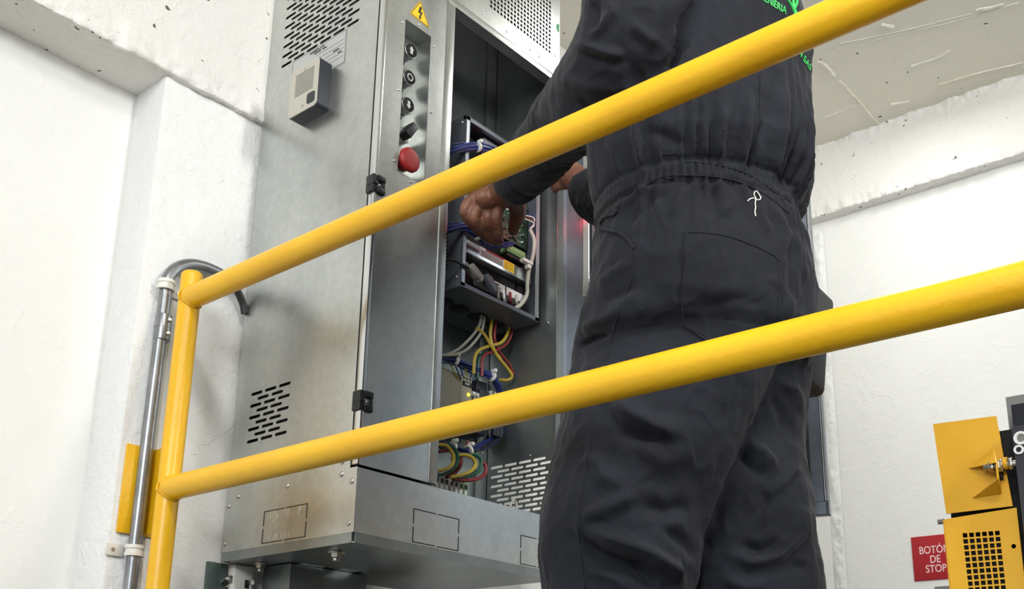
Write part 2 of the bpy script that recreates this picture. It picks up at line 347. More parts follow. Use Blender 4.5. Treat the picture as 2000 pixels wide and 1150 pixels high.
def clip(z, side, nm):
    e = empty('pipe_clip', (XW, 1.083, z), nm, 'pipe clip')
    bm = bmesh.new(); r0, r1, h = .0145, .0195, .011; n = 22; ring = []
    for k in range(n + 1):
        a = math.radians(-105 + 210 * k / n); ring.append((math.cos(a), math.sin(a)))
    for zz0, zz1, ro in ((-h, -h * .35, r1), (-h * .35, h * .35, r1 - .002), (h * .35, h, r1)):
        vs = [[bm.verts.new((-1.921 + rr * c, 1.083 + rr * s, z + zz)) for c, s in ring] for rr, zz in ((r0, zz0), (ro, zz0), (ro, zz1), (r0, zz1))]
        for a, b in zip(vs, vs[1:] + vs[:1]):
            for k in range(n): bm.faces.new((a[k], a[k + 1], b[k + 1], b[k]))
        for kk in (0, n): bm.faces.new([v[kk] for v in vs])
    bmesh.ops.recalc_face_normals(bm, faces=bm.faces)
    y0, y1 = (1.032, 1.070) if side < 0 else (1.096, 1.138)
    b_box(bm, XW + .0005, XW + .007, y0, y1, z - .0125, z + .0125, .003)
    b = build('saddle', bm, M_clip, e, smooth=.6)
    ys = (y0 + y1) / 2 + side * .005; bm = b_cyl(bmesh.new(), (XW + .006, ys, z), (XW + .0095, ys, z), .0048, r1=.0036, seg=16)
    b_box(bm, XW + .0092, XW + .0099, ys - .003, ys + .003, z - .0006, z + .0006); b_box(bm, XW + .0092, XW + .0099, ys - .0006, ys + .0006, z - .003, z + .003)
    build('screw', bm, M_screw, e, smooth=.5)
clip(at(318, 556, 0, -1.921).z, 1, 'off-white conduit clip at the bend beside the top of the yellow post')
clip(at(250, 1074, 0, -1.921).z, -1, 'off-white conduit clip with a yellow paint smear below the yellow wall bracket')

# ================================================================ CONTROL CABINET
X0, X1, Y0, Y1, Z0, Z1 = -1.928, -1.505, 1.289, 1.905, .3645, 1.95
cab = empty('control_cabinet', ((X0 + X1) / 2, (Y0 + Y1) / 2, Z0), 'tall galvanised steel control cabinet with its door swung open, fixed to the wall', 'cabinet')
# near side panel with two fields of slots
loops = [[(X0, Z0), (X1, Z0), (X1, .4915), (X1 - .0215, .4915), (X1 - .0215, Z1), (X0, Z1)]]
for r in range(26):
    z = 1.5384 + r * .01368
    if r % 2 == 0: us = [-1.8524 + k * .0481 for k in range(6)]
    else: us = [-1.8283 + k * .0481 for k in range(5 if r % 2 else 6)] 
    for u in us: loops.append(slot(u, z, .0395, .0072))
for r in range(9):
    z = .7085 - r * .01352
    for k in range(3 if r % 2 == 0 else 2): loops.append(slot(-1.8535 + k * .0490 + (.0245 if r % 2 else 0), z, .040, .0070))
plate('side_panel', 'y', Y0 + .001, .002, loops, M_steel, cab, smooth=.5)
box('slot_shade_sheet', X0 + .01, X1 - .03, Y0 + .012, Y0 + .014, .58, 1.9, M_dark, cab)  # near-black sheet standing in for the unlit cabinet interior behind the slots
# bent front-left corner post of the door
bm = bmesh.new(); b_box(bm, X1 - .0165, X1 + .001, Y0 - .001, Y0 + .008, .4965, Z1, .0012); build('corner_strip', bm, M_bright, cab, smooth=.5)
box('door_seam', X1 - .0215, X1 - .0165, Y0 + .0005, Y0 + .006, .4965, Z1, M_dark, cab)
# front button panel with a recess
RY0, RY1, RZ0, RZ1, RX = 1.3502, 1.4315, 1.1545, 1.5345, -1.549
plate('button_panel', 'x', X1 - .001, .002, [R4(Y0 + .002, 1.4795, .4965, Z1), R4(RY0, RY1, RZ0, RZ1)], M_steel, cab)
bm = bmesh.new()
b_box(bm, RX - .002, RX, RY0, RY1, RZ0, RZ1)
b_box(bm, RX, X1 - .002, RY0 - .001, RY0, RZ0, RZ1); b_box(bm, RX, X1 - .002, RY1, RY1 + .001, RZ0, RZ1)
b_box(bm, RX, X1 - .002, RY0, RY1, RZ1, RZ1 + .001); b_box(bm, RX, X1 - .002, RY0, RY1, RZ0 - .001, RZ0)
build('recess_tray', bm, M_steel, cab)
box('panel_edge_strip', X1 - .030, X1 + .002, 1.480, 1.505, .4965, 1.662, M_steel, cab, .0012)
# upper perforated panel over the opening
loops = [R4(1.480, Y1, 1.660, Z1)]; pit = .01285
for i in range(19):
    for j in range(13):
        u = 1.8665 - i * pit; v = 1.7335 + j * pit * .985
        if u > 1.60: loops.append(R4(u - .0085, u, v, v + .0085))
plate('perforated_panel', 'x', X1 - .001, .002, loops, M_steel, cab)
box('opening_lintel', X1 - .03, X1 - .003, 1.505, Y1 - .003, 1.6605, 1.6625, M_steel, cab)
box('panel_hem', X1, X1 + .0022, 1.482, Y1, 1.658, 1.678, M_steel, cab, .0008)
# front skirt
plate('front_skirt', 'x', X1 - .001, .002, [R4(Y0 + .002, Y1, Z0, .4905)], M_steel, cab)
bm = bmesh.new(); b_box(bm, X1 - .03, X1 - .001, Y0 + .004, Y1 - .003, .4885, .4905); build('sill', bm, M_steel, cab)
# knock-out plates: a thin cut all round, small bridges
def knock(axis, val, u0, u1, v0, v1, mtl=M_ink):
    bm = bmesh.new(); t = .0010; g = .004
    um, vm = (u0 + u1) / 2, (v0 + v1) / 2
    segs = [(u0, um - g, v0, v0), (um + g, u1, v0, v0), (u0, um - g, v1, v1), (um + g, u1, v1, v1), (u0, u0, v0, vm - g), (u0, u0, vm + g, v1), (u1, u1, v0, vm - g), (u1, u1, vm + g, v1)]
    for a, b_, c, d in segs:
        if axis == 'y': b_box(bm, a - t, b_ + t, val - .0006, val + .001, c - t * .9, d + t * .9)
        else: b_box(bm, val - .001, val + .0006, a - t, b_ + t, c - t * .9, d + t * .9)
    build('knockout_cut', bm, mtl, cab)
knock('y', Y0, -1.7885, -1.6493, .3702, .4366)
knock('x', X1, 1.4437, 1.5755, .3683, .4350); knock('x', X1, 1.7780, 1.8900, .3683, .4325)
# chalky scrape marks on the side knock-out
bm = bmesh.new()
for k in range(26):
    u = -1.775 + random.random() * .118; v = .375 if random.random() < .55 else .418; hh = .006 + random.random() * .014
    b_box(bm, u, u + .0014, Y0 - .0002, Y0, v, v + hh)
for k in range(14):
    v = .374 + k * .0044; b_box(bm, -1.752 + .006 * math.sin(k * 1.3), -1.7475 + .006 * math.sin(k * 1.3), Y0 - .0002, Y0, v, v + .0045)
build('scrape_marks', bm, mat('scrape', lin(206, 204, 196), .5, .5), cab, kind='stuff')
# carcass
box('back_panel', X0, X0 + .002, Y0 + .003, Y1 - .003, Z0 + .003, Z1, M_inner, cab)
loops = [R4(X0 + .003, X1 - .001, Z0 + .003, Z1)]
for r in range(11):
    z = .6430 - r * .01215
    for k in range(4 if r % 2 else 5): 
        u = -1.6925 + k * .0455 + (.0215 if r % 2 else 0)
        if u < -1.52: loops.append(slot(u, z, .0395, .0066))
plate('far_side_panel', 'y', Y1 - .002, .002, loops, M_inner, cab, smooth=.5)
loops = [R4(X0 + .003, X1 - .003, Y0 + .003, Y1 - .003), R4(-1.89, -1.77, 1.50, 1.555), R4(-1.885, -1.79, 1.40, 1.47)]
plate('bottom_panel', 'z', .3455, .002, loops, M_inner, cab)
bm = bmesh.new()
def quad(bm, *p): bm.faces.new([bm.verts.new(v) for v in p])
for (a, b_) in (((X0, Y0), (X1 - .006, Y0)), ((X1, Y0 + .006), (X1, Y1))):
    if a[1] == b_[1]: b_box(bm, a[0], b_[0], Y0 + .0005, Y0 + .003, .3445, Z0)
    else: b_box(bm, X1 - .003, X1 - .0005, a[1], b_[1], .3445, Z0)
build('bottom_hem', bm, M_inner, cab)
box('mounting_plate', -1.738, -1.735, 1.50, 1.862, .50, 1.93, M_inner, cab)
box('plate_edge', -1.745, -1.725, 1.862, 1.900, .50, 1.93, M_inner, cab, .001)
box('inner_divider', -1.90, X1 - .032, 1.487, 1.490, .49, 1.93, M_inner, cab)
box('roof', X0, X1, Y0, Y1, Z1, Z1 + .003, M_steel, cab)
# screws and rivets
def dome(nm, p, axis, r, mt=M_screw, par=cab, sock=True):
    bm = bmesh.new(); bmesh.ops.create_uvsphere(bm, u_segments=14, v_segments=8, radius=r)
    for v in bm.verts: v.co.z = max(v.co.z, 0) * .55
    if sock: bmesh.ops.create_cone(bm, cap_ends=True, segments=6, radius1=r * .34, radius2=r * .34, depth=.0004, matrix=Matrix.Translation((0, 0, r * .56)))
    Mx = Matrix.Rotation(math.pi / 2, 4, 'Y') if axis == 'x' else (Matrix.Rotation(math.pi / 2, 4, 'X') if axis == 'y' else Matrix.Rotation(math.pi, 4, 'X'))
    bm.transform(Matrix.Translation(p) @ Mx); return build(nm, bm, mt, par, smooth=.7)
for u, v in ((-1.719, .4823), (-1.8886, .482), (-1.9198, .4651), (-1.9218, .3824), (-1.5508, .4823), (-1.5193, .4642), (-1.5206, .3826), (-1.5506, .5074)):
    dome('screw', (u, Y0, v), 'y', .0062)
for u, v in ((1.3412, 1.520), (1.3922, 1.5445), (1.4411, 1.5156), (1.3405, 1.3477), (1.4423, 1.343), (1.3405, 1.1739), (1.3908, 1.1452), (1.4409, 1.1704), (1.7818, 1.6985), (1.8194, 1.6980), (1.8860, 1.738), (1.6, 1.70), (1.69, 1.70)):
    dome('rivet', (X1, u, v), 'x', .0036, M_bright, cab, False)
for px, py in ((1070, 630), (1035, 889), (1088, 743)):
    p = at(px, py, 1, Y1 - .003); dome('rivet', (min(p.x, X1 - .004), Y1 - .003, p.z), 'y', .003, M_bright, cab, False)
# foot bolts under the floor of the cabinet
for x, y, r in ((-1.867, 1.346, .0095), (-1.618, 1.345, .012)):
    bm = b_cyl(bmesh.new(), (x, y, .3445), (x, y, .341), r * 1.45, seg=24, bev=.0008); b_cyl(bm, (x, y, .341), (x, y, .3335), r, seg=6); b_cyl(bm, (x, y, .3335), (x, y, .326), r * .55, seg=14, bev=.001)
    build('foot_bolt', bm, M_screw, cab, smooth=.6)
# black clip hinges
for z0, z1 in ((1.078, 1.118), (.604, .645)):
    bm = bmesh.new(); zm = (z0 + z1) / 2; hh = (z1 - z0) / 2
    b_box(bm, X1 - .002, X1 + .007, Y0 + .004, Y0 + .0255, z0, z0 + hh * .62, .0015); b_box(bm, X1 - .002, X1 + .007, Y0 + .004, Y0 + .0255, z1 - hh * .62, z1, .0015)
    b_box(bm, X1 - .002, X1 + .005, Y0 + .0185, Y0 + .0255, z0, z1, .001)
    b_box(bm, X1 - .020, X1 + .004, Y0 - .007, Y0 + .006, z0, z1, .002); b_box(bm, X1 - .018, X1 + .0065, Y0 - .008, Y0 + .004, zm - hh * .18, zm + hh * .18, .001)
    h = build('hinge', bm, M_black, cab, smooth=.5)
    dome('screw', (X1 + .001, Y0 + .014, zm), 'x', .0035, M_bright, h, False)
# swung-open door: hollow tray seen from inside
dP0 = Vector((-1.500, 1.906, 0)); dd = Vector((.597, .1572, 0)).normalized(); dn = Vector((dd.y, -dd.x, 0))  # dn faces the room
def DM(t0, t1, n0, n1, z0, z1, bm, bev=0):
    b = bmesh.new(); b_box(b, t0, t1, n0, n1, z0, z1, bev)
    Mx = Matrix(((dd.x, dn.x, 0, dP0.x), (dd.y, dn.y, 0, dP0.y), (0, 0, 1, 0), (0, 0, 0, 1))); b.transform(Mx)
    bmesh.ops.reverse_faces(b, faces=b.faces)
    me = bpy.data.meshes.new('t'); b.to_mesh(me); b.free(); bm.from_mesh(me); bpy.data.meshes.remove(me); return bm
dz0, dz1, W = .455, 1.665, .617
bm = DM(0, W, -.014, -.012, dz0, dz1, bmesh.new())
for a in ((W - .002, W, -.014, .006, dz0, dz1), (0, W, -.014, .006, dz0, dz0 + .002), (0, W, -.014, .006, dz1 - .002, dz1), (W - .007, W, .004, .006, dz0, dz1), (0, W, .003, .006, dz0, dz0 + .028)): DM(*a, bm)
dr = build('door', bm, M_door, cab)
build('hinge_strip', DM(-.012, .008, -.020, -.002, dz0, dz1, bmesh.new()), M_inner, dr)
build('door_edge', DM(W - .0065, W - .001, -.010, .0072, dz0 + .029, dz1 - .02, bmesh.new(), .0008), M_bright, dr)
build('door_gasket', DM(W - .0405, W - .034, -.012, .0045, dz0 + .028, dz1 - .02, bmesh.new()), M_ink, dr)
build('door_frame_strip', DM(W - .034, W - .009, -.012, .003, dz0 + .029, dz1 - .02, bmesh.new(), .001), M_door, dr)
build('door_channel', DM(.066, .084, -.012, .012, 1.036, dz1 - .05, bmesh.new(), .002), M_bright, dr)
build('door_latch', DM(.072, .094, -.012, .014, 1.006, 1.036, bmesh.new(), .003), M_black, dr)
build('door_stiffener', DM(.088, .102, -.012, .004, .9, dz1 - .05, bmesh.new(), .001), M_door, dr)
lampc = dP0 + dd * .058 + dn * .014 + Vector((0, 0, 1.270)); bm = bmesh.new(); bmesh.ops.create_uvsphere(bm, u_segments=16, v_segments=10, radius=.008, matrix=Matrix.Translation(lampc)); build('red_indicator', bm, M_ledr, dr, smooth=True)
rl0 = bpy.data.lights.new('red_indicator_light', 'POINT'); rl0.energy = .22; rl0.color = (1, .02, .06); rl0.shadow_soft_size = .006; rlo = bpy.data.objects.new('red_indicator_light', rl0); C.objects.link(rlo); rlo.location = lampc + dn * .018

# warning triangle, nameplate, dot
bm = bmesh.new()
tri = [(1.3916, 1.6076), (1.3612, 1.5558), (1.4240, 1.5515)]
def offs(t, s): c = (sum(p[0] for p in t) / 3, sum(p[1] for p in t) / 3); return [(c[0] + (p[0] - c[0]) * s, c[1] + (p[1] - c[1]) * s) for p in t]
lab = plate('warning_label', 'x', X1 + .0005, .0006, [tri], M_warn, cab)
plate('border', 'x', X1 + .0009, .0004, [offs(tri, .93), offs(tri, .86)], M_ink, lab)
c = (1.3922, 1.5735); bolt = [(-.0015, .0185), (.0055, .0185), (.0015, .0045), (.0085, .006), (.002, -.0095), (.0052, -.0085), (-.0005, -.018), (-.0042, -.0075), (-.0012, -.0085), (.0015, -.0005), (-.0065, -.001)]
plate('lightning_bolt', 'x', X1 + .0009, .0004, [[(c[0] + u * .95, c[1] + v * .95) for u, v in bolt]], M_ink, lab)
npz = [(-1.827, 1.4445), (-1.6315, 1.4445), (-1.6315, 1.5325), (-1.827, 1.5325)]
npl = plate('nameplate', 'y', Y0 - .0006, .0006, [npz], mat('silver_label', lin(188, 190, 190), .4, .3), cab)
plate('border', 'y', Y0 - .0010, .0003, [R4(-1.8255, -1.633, 1.446, 1.531), R4(-1.8247, -1.6338, 1.4468, 1.5302)], M_ink, npl)
text('title', 'NAMEPLATE', .0095, TY(-1.735, Y0 - .0011, 1.5235), M_ink, npl, .0002, bold=.0002)
bm = bmesh.new()
for v in (1.5085, 1.4975, 1.4865, 1.4755, 1.4645): b_box(bm, -1.735, -1.638, Y0 - .0012, Y0 - .0009, v, v + .0006)
for u0, u1, v in ((-1.745, -1.72, 1.5150), (-1.715, -1.70, 1.5150), (-1.675, -1.655, 1.4895), (-1.658, -1.645, 1.4785)): b_box(bm, u0, u1, Y0 - .0012, Y0 - .0009, v, v + .0035)
build('ruled_lines', bm, M_ink, npl)
p = at(1092, 56, 0, X1); plate('green_sticker', 'x', X1 + .0004, .0004, [[q for q in circ(p.y, p.z, .0125, 28) if q[0] <= Y1 - .001] ], M_gd, cab)
# buttons
def button(z, glyph):
    y = 1.3935; bm = b_cyl(bmesh.new(), (RX, y, z), (RX + .016, y, z), .0195, seg=32, bev=.001); b = build('push_button', bm, M_steel, cab, smooth=.6)
    bm = b_cyl(bmesh.new(), (RX + .016, y, z), (RX + .020, y, z), .0195, r1=.0185, seg=32, bev=.0008); build('bezel', bm, M_bright, b, smooth=.6)
    cyl('cap', (RX + .0202, y, z), (RX + .0215, y, z), .0162, M_ink, b, seg=32)
    a = [(0, .0105), (.0068, .002), (.0038, .002), (.0038, -.009), (-.0038, -.009), (-.0038, .002), (-.0068, .002)]
    if glyph == 'up': lp = [[(y + u, z + v) for u, v in a]]
    elif glyph == 'down': lp = [[(y + u, z - v) for u, v in a]]
    else: lp = [circ(y, z, .0092, 28), circ(y, z, .0062, 28)]
    plate('symbol', 'x', RX + .0218, .0005, lp, M_white, b)
button(1.487, 'up'); button(1.417, 'ring'); button(1.347, 'down')
for z in (1.452, 1.382, 1.312): box('blue_tab', RX + .001, RX + .010, 1.372, 1.384, z - .002, z + .002, M_bluel, cab)
bm = b_cyl(bmesh.new(), (RX, 1.392, 1.272), (RX + .017, 1.392, 1.272), .0185, seg=32, bev=.001); ss = build('selector_switch', bm, M_bright, cab, smooth=.6)
b = bmesh.new(); b_box(b, .0, .026, -.0095, .0095, -.0195, .0195, .002); b.transform(Matrix.Translation((RX + .017, 1.389, 1.273)) @ Matrix.Rotation(math.radians(-32), 4, 'X')); build('handle', b, M_black, ss, smooth=.5)
es_ = cyl('emergency_stop', (RX, 1.381, 1.193), (RX + .024, 1.381, 1.193), .019, M_bright, cab, seg=32)
bm = b_tube(bmesh.new(), [(RX + .018, 1.381, 1.193), (RX + .030, 1.381, 1.193), (RX + .036, 1.381, 1.193), (RX + .044, 1.381, 1.193), (RX + .050, 1.381, 1.193), (RX + .0525, 1.381, 1.193), (RX + .0533, 1.381, 1.193)], [.0175, .0178, .022, .0278, .0275, .0255, .018], 44)
build('mushroom_head', bm, M_redb, es_, smooth=.9)

# intercom box on the side panel
ic = empty('intercom', (-1.775, Y0, 1.34), 'small grey-faced speaker box with a louvred grille mounted on the cabinet side', 'intercom')
def rrect(u0, u1, v0, v1, r, n=6):
    out = []
    for cu_, cv_, a0 in ((u1 - r, v0 + r, -90), (u1 - r, v1 - r, 0), (u0 + r, v1 - r, 90), (u0 + r, v0 + r, 180)):
        for k in range(n + 1): a = math.radians(a0 + 90 * k / n); out.append((cu_ + r * math.cos(a), cv_ + r * math.sin(a)))
    return out
YI = Y0 - .037; s_ = YI / Y0
iu0, iu1, iv0, iv1 = -1.8296 * s_, -1.7255 * s_, 1.3772 * s_, 1.506 * s_
me = plate_mesh([rrect(iu0, iu1, iv0, iv1, .010)], .034); me.transform(orient('y', Y0 - .017)); link('casing', me, M_casing, ic, smooth=.5)
me = plate_mesh([rrect(iu0 + .001, iu1 - .001, iv0 + .001, iv1 - .001, .009)] , .0025); me.transform(orient('y', YI + .0015)); fp = link('faceplate', me, M_facep, ic, smooth=.5)
bm = bmesh.new()
for k in range(13): v = iv0 + .049 + k * .0046; b_box(bm, iu0 + .020, iu1 - .016, YI - .0001, YI + .002, v, v + .0012)
build('grille_slots', bm, M_ink, fp)
me = plate_mesh([rrect(iu1 - .033, iu1 - .007, iv0 + .012, iv0 + .038, .005)], .003); me.transform(orient('y', YI)); link('call_button', me, M_casing, ic, smooth=.5)
for du, dv in ((.052, iv1 - iv0 - .014), (.052, .016)): dome('screw', (iu0 + du, YI, iv0 + dv), 'y', .0036, M_screw, ic)

# ================================================================ INSIDE: DRIVE UNIT
DX, DY0, DY1, DZ0, DZ1 = -1.55, 1.603, 1.886, .991, 1.436
drv = empty('inverter_drive', (-1.64, 1.745, DZ0), 'grey metal motor drive unit with its cover off, mounted inside the cabinet', 'drive unit')
loops = [R4(-1.733, DX, DZ0, DZ1)]
for r in range(13):
    z = 1.045 + r * .0098
    for k in range(6): loops.append(slot(-1.722 + k * .0235 + (.0 if r % 2 else .0), z, .019, .0048, 3))
plate('side_plate', 'y', DY0, .002, loops, M_drive, drv)
plate('side_plate', 'y', DY1, .002, loops, M_drive, drv)
holes = [circ(-1.645 + .0, y, .0235, 24) for y in (1.645, 1.70, 1.765, 1.828)]
plate('bottom_plate', 'z', DZ0, .002, [R4(-1.733, DX, DY0, DY1)] + holes, M_drive, drv)
for y in (1.645, 1.70, 1.765, 1.828):
    bm = b_cyl(bmesh.new(), (-1.645, y, DZ0 - .003), (-1.645, y, DZ0 + .004), .026, seg=28, bev=.001); build('grommet', bm, M_black, drv, smooth=.6)
bm = bmesh.new(); b_box(bm, DX - .010, DX, DY0 - .001, DY1 + .001, DZ1 - .012, DZ1, .001); b_box(bm, -1.733, DX, DY0, DY1, DZ1 - .002, DZ1); build('top_plate', bm, M_drive, drv)
for y0, y1 in ((DY0 - .001, DY0 + .014), (DY1 - .014, DY1 + .001)): box('front_flange', DX - .002, DX, y0, y1, DZ0, DZ1, mat('drive_edge', lin(150, 154, 160), .35, .6), drv, .0006)
box('front_lip', DX - .002, DX, DY0, DY1, DZ0, DZ0 + .010, M_drive, drv, .0006)
box('rear_plate', -1.733, -1.731, DY0, DY1, DZ0, DZ1, M_dark, drv)
for v in (1.42, 1.015): dome('screw', (-1.565, DY0 - .001, v), 'y', .005, M_screw, drv)
def yz(px0, py0, px1, py1, X):
    a = at(px0, py0, 0, X); b = at(px1, py1, 0, X); return min(a.y, b.y), max(a.y, b.y), min(a.z, b.z), max(a.z, b.z)
XT = -1.568
a = at(910, 466, 0, XT); b = at(1038, 560, 0, XT)
ta, tb = at(910, 491, 0, XT), at(1038, 510, 0, XT)
box('silver_tray', XT - .12, XT, a.y, b.y, ta.z, a.z, M_bright, drv, .001)
tz0, tz1 = ta.z, a.z
lz = (tz0 + tz1) / 2
l0, l1, l2 = at(938, 480, 0, XT), at(984, 500, 0, XT), at(1004, 508, 0, XT)
box('printed_label', XT, XT + .0006, l0.y, l1.y, lz - .008, lz + .016, M_white, drv)
box('red_label_band', XT + .0005, XT + .001, l0.y + .02, l1.y, lz + .011, lz + .016, M_redb, drv)
bm = bmesh.new()
for k in range(5): b_box(bm, XT + .0005, XT + .001, l0.y + .003, l1.y - .004, lz - .006 + k * .0034, lz - .0052 + k * .0034)
for k in range(5): b_box(bm, XT + .0005, XT + .001, l1.y + .003, l2.y - .003, lz - .006 + k * .004, lz - .005 + k * .004)
build('label_print', bm, M_ink, drv)
box('yellow_label', XT, XT + .0006, l1.y, l2.y, lz - .010, lz + .014, M_warn, drv)
w0, w1 = at(938, 535, 0, XT), at(1024, 572, 0, XT); w2 = at(938, 552, 0, XT)
box('terminal_cover', XT - .10, XT + .002, w0.y, w1.y, w2.z, w0.z, M_white, drv, .001)
bm = bmesh.new()
b_box(bm, XT + .002, XT + .0026, w0.y + .042, w0.y + .066, w0.z - .0085, w0.z - .0045)
for k in range(3): b_box(bm, XT + .002, XT + .0026, w0.y + .035, w0.y + .075, w0.z - .0125 - k * .003, w0.z - .0118 - k * .003)
b_box(bm, XT + .002, XT + .0026, w0.y + .088, w0.y + .092, w2.z, w0.z)
build('cover_lines', bm, M_ink, drv)
# upper metalwork and board
p1, p2 = at(908, 320, 0, XT), at(985, 345, 0, XT)
box('upper_tray', XT - .12, XT - .002, DY0 + .016, p2.y, at(908, 345, 0, XT).z, at(908, 306, 0, XT).z, M_drive, drv, .001)
p = at(945, 268, 0, XT); box('upper_bracket', XT - .004, XT - .002, p.y, p.y + .055, p.z - .05, p.z, mat('satin_grey', lin(170, 174, 180), .4, .4), drv, .003)
g0, g1 = at(972, 385, 0, XT - .01), at(1046, 480, 0, XT - .01)
PB = (g0.y, 1.868, at(985, 465, 0, XT - .01).z, at(985, 372, 0, XT - .01).z)
box('circuit_board', XT - .013, XT - .010, PB[0] - .06, PB[1], PB[2], PB[3], M_pcb, drv)
rr = random.Random(3); chips = [M_black, M_white, M_bright, M_pcb, M_black, M_tie]
for i, mt in enumerate((M_black, M_bright, M_white, M_greent, M_ink)):
    bm = bmesh.new()
    for k in range(26):
        y = PB[0] - .03 + rr.random() * (PB[1] - PB[0] + .015); z = PB[2] + .004 + rr.random() * (PB[3] - PB[2] - .012); s = .0015 + rr.random() * (.0055 if i in (0, 4) else .003)
        b_box(bm, XT - .010, XT - .010 + .002 + rr.random() * .006, y, y + s, z, z + s * (.6 + rr.random()))
    build('board_components', bm, mt, drv, kind='stuff')
t0 = at(992, 482, 0, XT + .01); bm = bmesh.new(); b_box(bm, XT - .01, XT + .012, t0.y - .005, t0.y + .065, t0.z - .012, t0.z + .008, .0012)
for k in range(9): b_box(bm, XT + .011, XT + .0135, t0.y - .001 + k * .007, t0.y + .004 + k * .007, t0.z - .008, t0.z - .002)
build('green_connector', bm, M_greent, drv)
box('connector_base', XT - .02, XT + .008, t0.y + .0, t0.y + .075, t0.z - .02, t0.z - .013, M_black, drv, .001)
# plugs low left
c0 = at(918, 520, 0, XT + .015); b = bmesh.new(); b_box(b, -.010, .012, -.017, .018, -.008, .009, .002); b_box(b, -.008, .010, .016, .030, -.006, .007, .001); b_cyl(b, (.0, -.017, 0), (.0, -.028, 0), .004, seg=12); b.transform(Matrix.Translation(c0 + Vector((0, .01, -.01))) @ Matrix.Rotation(math.radians(-28), 4, 'X')); build('serial_plug', b, mat('plug_grey', lin(150, 148, 138), .45), drv, smooth=.5)
c0 = at(955, 550, 0, XT + .015); b = bmesh.new(); b_box(b, -.010, .010, -.018, .020, -.008, .010, .002); b_box(b, -.008, .008, -.026, -.016, -.006, .008, .001); b.transform(Matrix.Translation(c0 + Vector((0, .004, -.006))) @ Matrix.Rotation(math.radians(-38), 4, 'X')); build('grey_plug', b, M_drive, drv, smooth=.5)
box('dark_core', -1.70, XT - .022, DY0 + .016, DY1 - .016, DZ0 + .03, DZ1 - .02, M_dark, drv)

# ---------------------------------------------------------------- cables
def bundle(name, path, n, spread, r, label, mats, X, ties=(), cat='wire bundle', ends=None):
    base = [at(px, py, 0, X + dx) for px, py, dx in path]
    e = empty(name, base[0], label, cat)
    for k in range(n):
        a = 2 * math.pi * k / n * 2.4; rad = spread * math.sqrt((k + .5) / n)
        pts = []
        for i, p in enumerate(base):
            ph = a + i * .5; j = 1 + .5 * math.sin(k * 1.7 + i)
            pts.append(p + Vector((math.cos(ph) * rad * .8 * j, math.sin(ph * .7) * rad * .5, math.sin(ph) * rad * j)))
        tube('wire', pts, r, mats[k % len(mats)], e, 7, 7)
    sp = spline(base, 8)
    for t in ties:
        i = int(t * (len(sp) - 2)); d = (sp[i + 1] - sp[i]).normalized(); p = sp[i]; bm = bmesh.new()
        b_cyl(bm, p - d * .003, p + d * .003, spread * 1.45, seg=18); b_box(bm, p.x, p.x + spread * 1.7, p.y - .0035, p.y + .0035, p.z + spread, p.z + spread * 1.3 + .006, .001)
        build('cable_tie', bm, M_tie, e, smooth=.6)
    return e
BL = [M_blue, M_blue, M_bluel]
bundle('wire_bundle', [(868, 300, -.02), (885, 291, 0), (915, 286, .0), (945, 290, 0), (985, 303, -.01), (1010, 318, -.03)], 12, .0085, .0022, 'thick bundle of blue wires tied across the top of the drive unit', BL, -1.545, (.55,))
bundle('wire_bundle', [(862, 452, -.02), (880, 445, 0), (905, 443, .0), (925, 453, .002), (942, 470, 0), (958, 483, -.005)], 12, .0075, .0021, 'bundle of blue wires hanging below the hand at the drive unit', BL, -1.54, (.72,))
bundle('wire_bundle', [(955, 478, -.01), (970, 482, -.004), (985, 480, 0), (1000, 478, -.006)], 8, .006, .0018, 'short blue wires running into the green connector', BL, -1.552, ())
bundle('wire_bundle', [(855, 697, .0), (885, 703, 0), (915, 716, 0), (945, 727, 0), (968, 742, 0), (980, 770, -.01), (983, 800, -.02)], 11, .009, .0020, 'blue wires draped over the beige module below the drive unit', BL, -1.64, (.2, .62))
bundle('wire_bundle', [(850, 868, 0), (880, 872, 0), (905, 882, 0), (932, 872, 0), (962, 858, -.01), (984, 832, -.02)], 10, .010, .0019, 'dark blue wires looping above the terminal strip', [M_bluel, M_ink, M_blue], -1.65, (.25, .5))
for i in range(6):
    q0 = 878 + i * 9
    tg = tube('wire', [at(q0, 706 + i * 3, 0, -1.642), at(q0 + 6, 720 + i * 3, 0, -1.642), at(898 + i * 4, 745, 0, -1.65)], .0016, M_blue if i % 3 else M_ycab, None, 6, 6)
    tag(tg, ('leftmost', 'second', 'third', 'fourth', 'fifth', 'rightmost')[i] + ' of six thin wires dropping from the blue bundle to the module', 'wire', 'thin wires entering the module')
def cable(path, r, m, label, X=-1.63):
    o = tube('cable', [at(px, py, 0, X + dx) for px, py, dx in path], r, m, None, 12, 9); tag(o, label, 'cable'); return o
cable([(938, 590, 0), (940, 612, 0), (934, 640, 0), (905, 674, 0), (880, 690, 0), (855, 696, 0)], .0036, M_gry, 'upper one of two grey cables curving left from under the drive unit')
cable([(946, 590, 0), (946, 615, 0), (940, 648, .0), (915, 680, 0), (890, 692, .003), (855, 694, .004)], .0036, M_gry, 'lower one of two grey cables curving left from under the drive unit')
cable([(965, 600, 0), (960, 630, 0), (958, 658, 0), (968, 690, .004), (990, 718, 0), (1000, 734, 0), (992, 742, -.01), (975, 742, -.03)], .0042, M_ycab, 'yellow cable leaving the drive unit and looping down to the right')
cable([(972, 600, 0), (968, 632, 0), (966, 660, 0), (975, 686, -.004), (995, 712, -.004), (1003, 732, -.006)], .0036, M_red, 'red cable running beside the yellow looping cable under the drive unit')
cable([(995, 612, 0), (993, 645, 0), (980, 668, 0), (955, 676, 0), (936, 684, 0), (927, 700, 0), (925, 730, 0)], .0042, M_ycab, 'yellow cable curving left under the drive unit down to the modules')
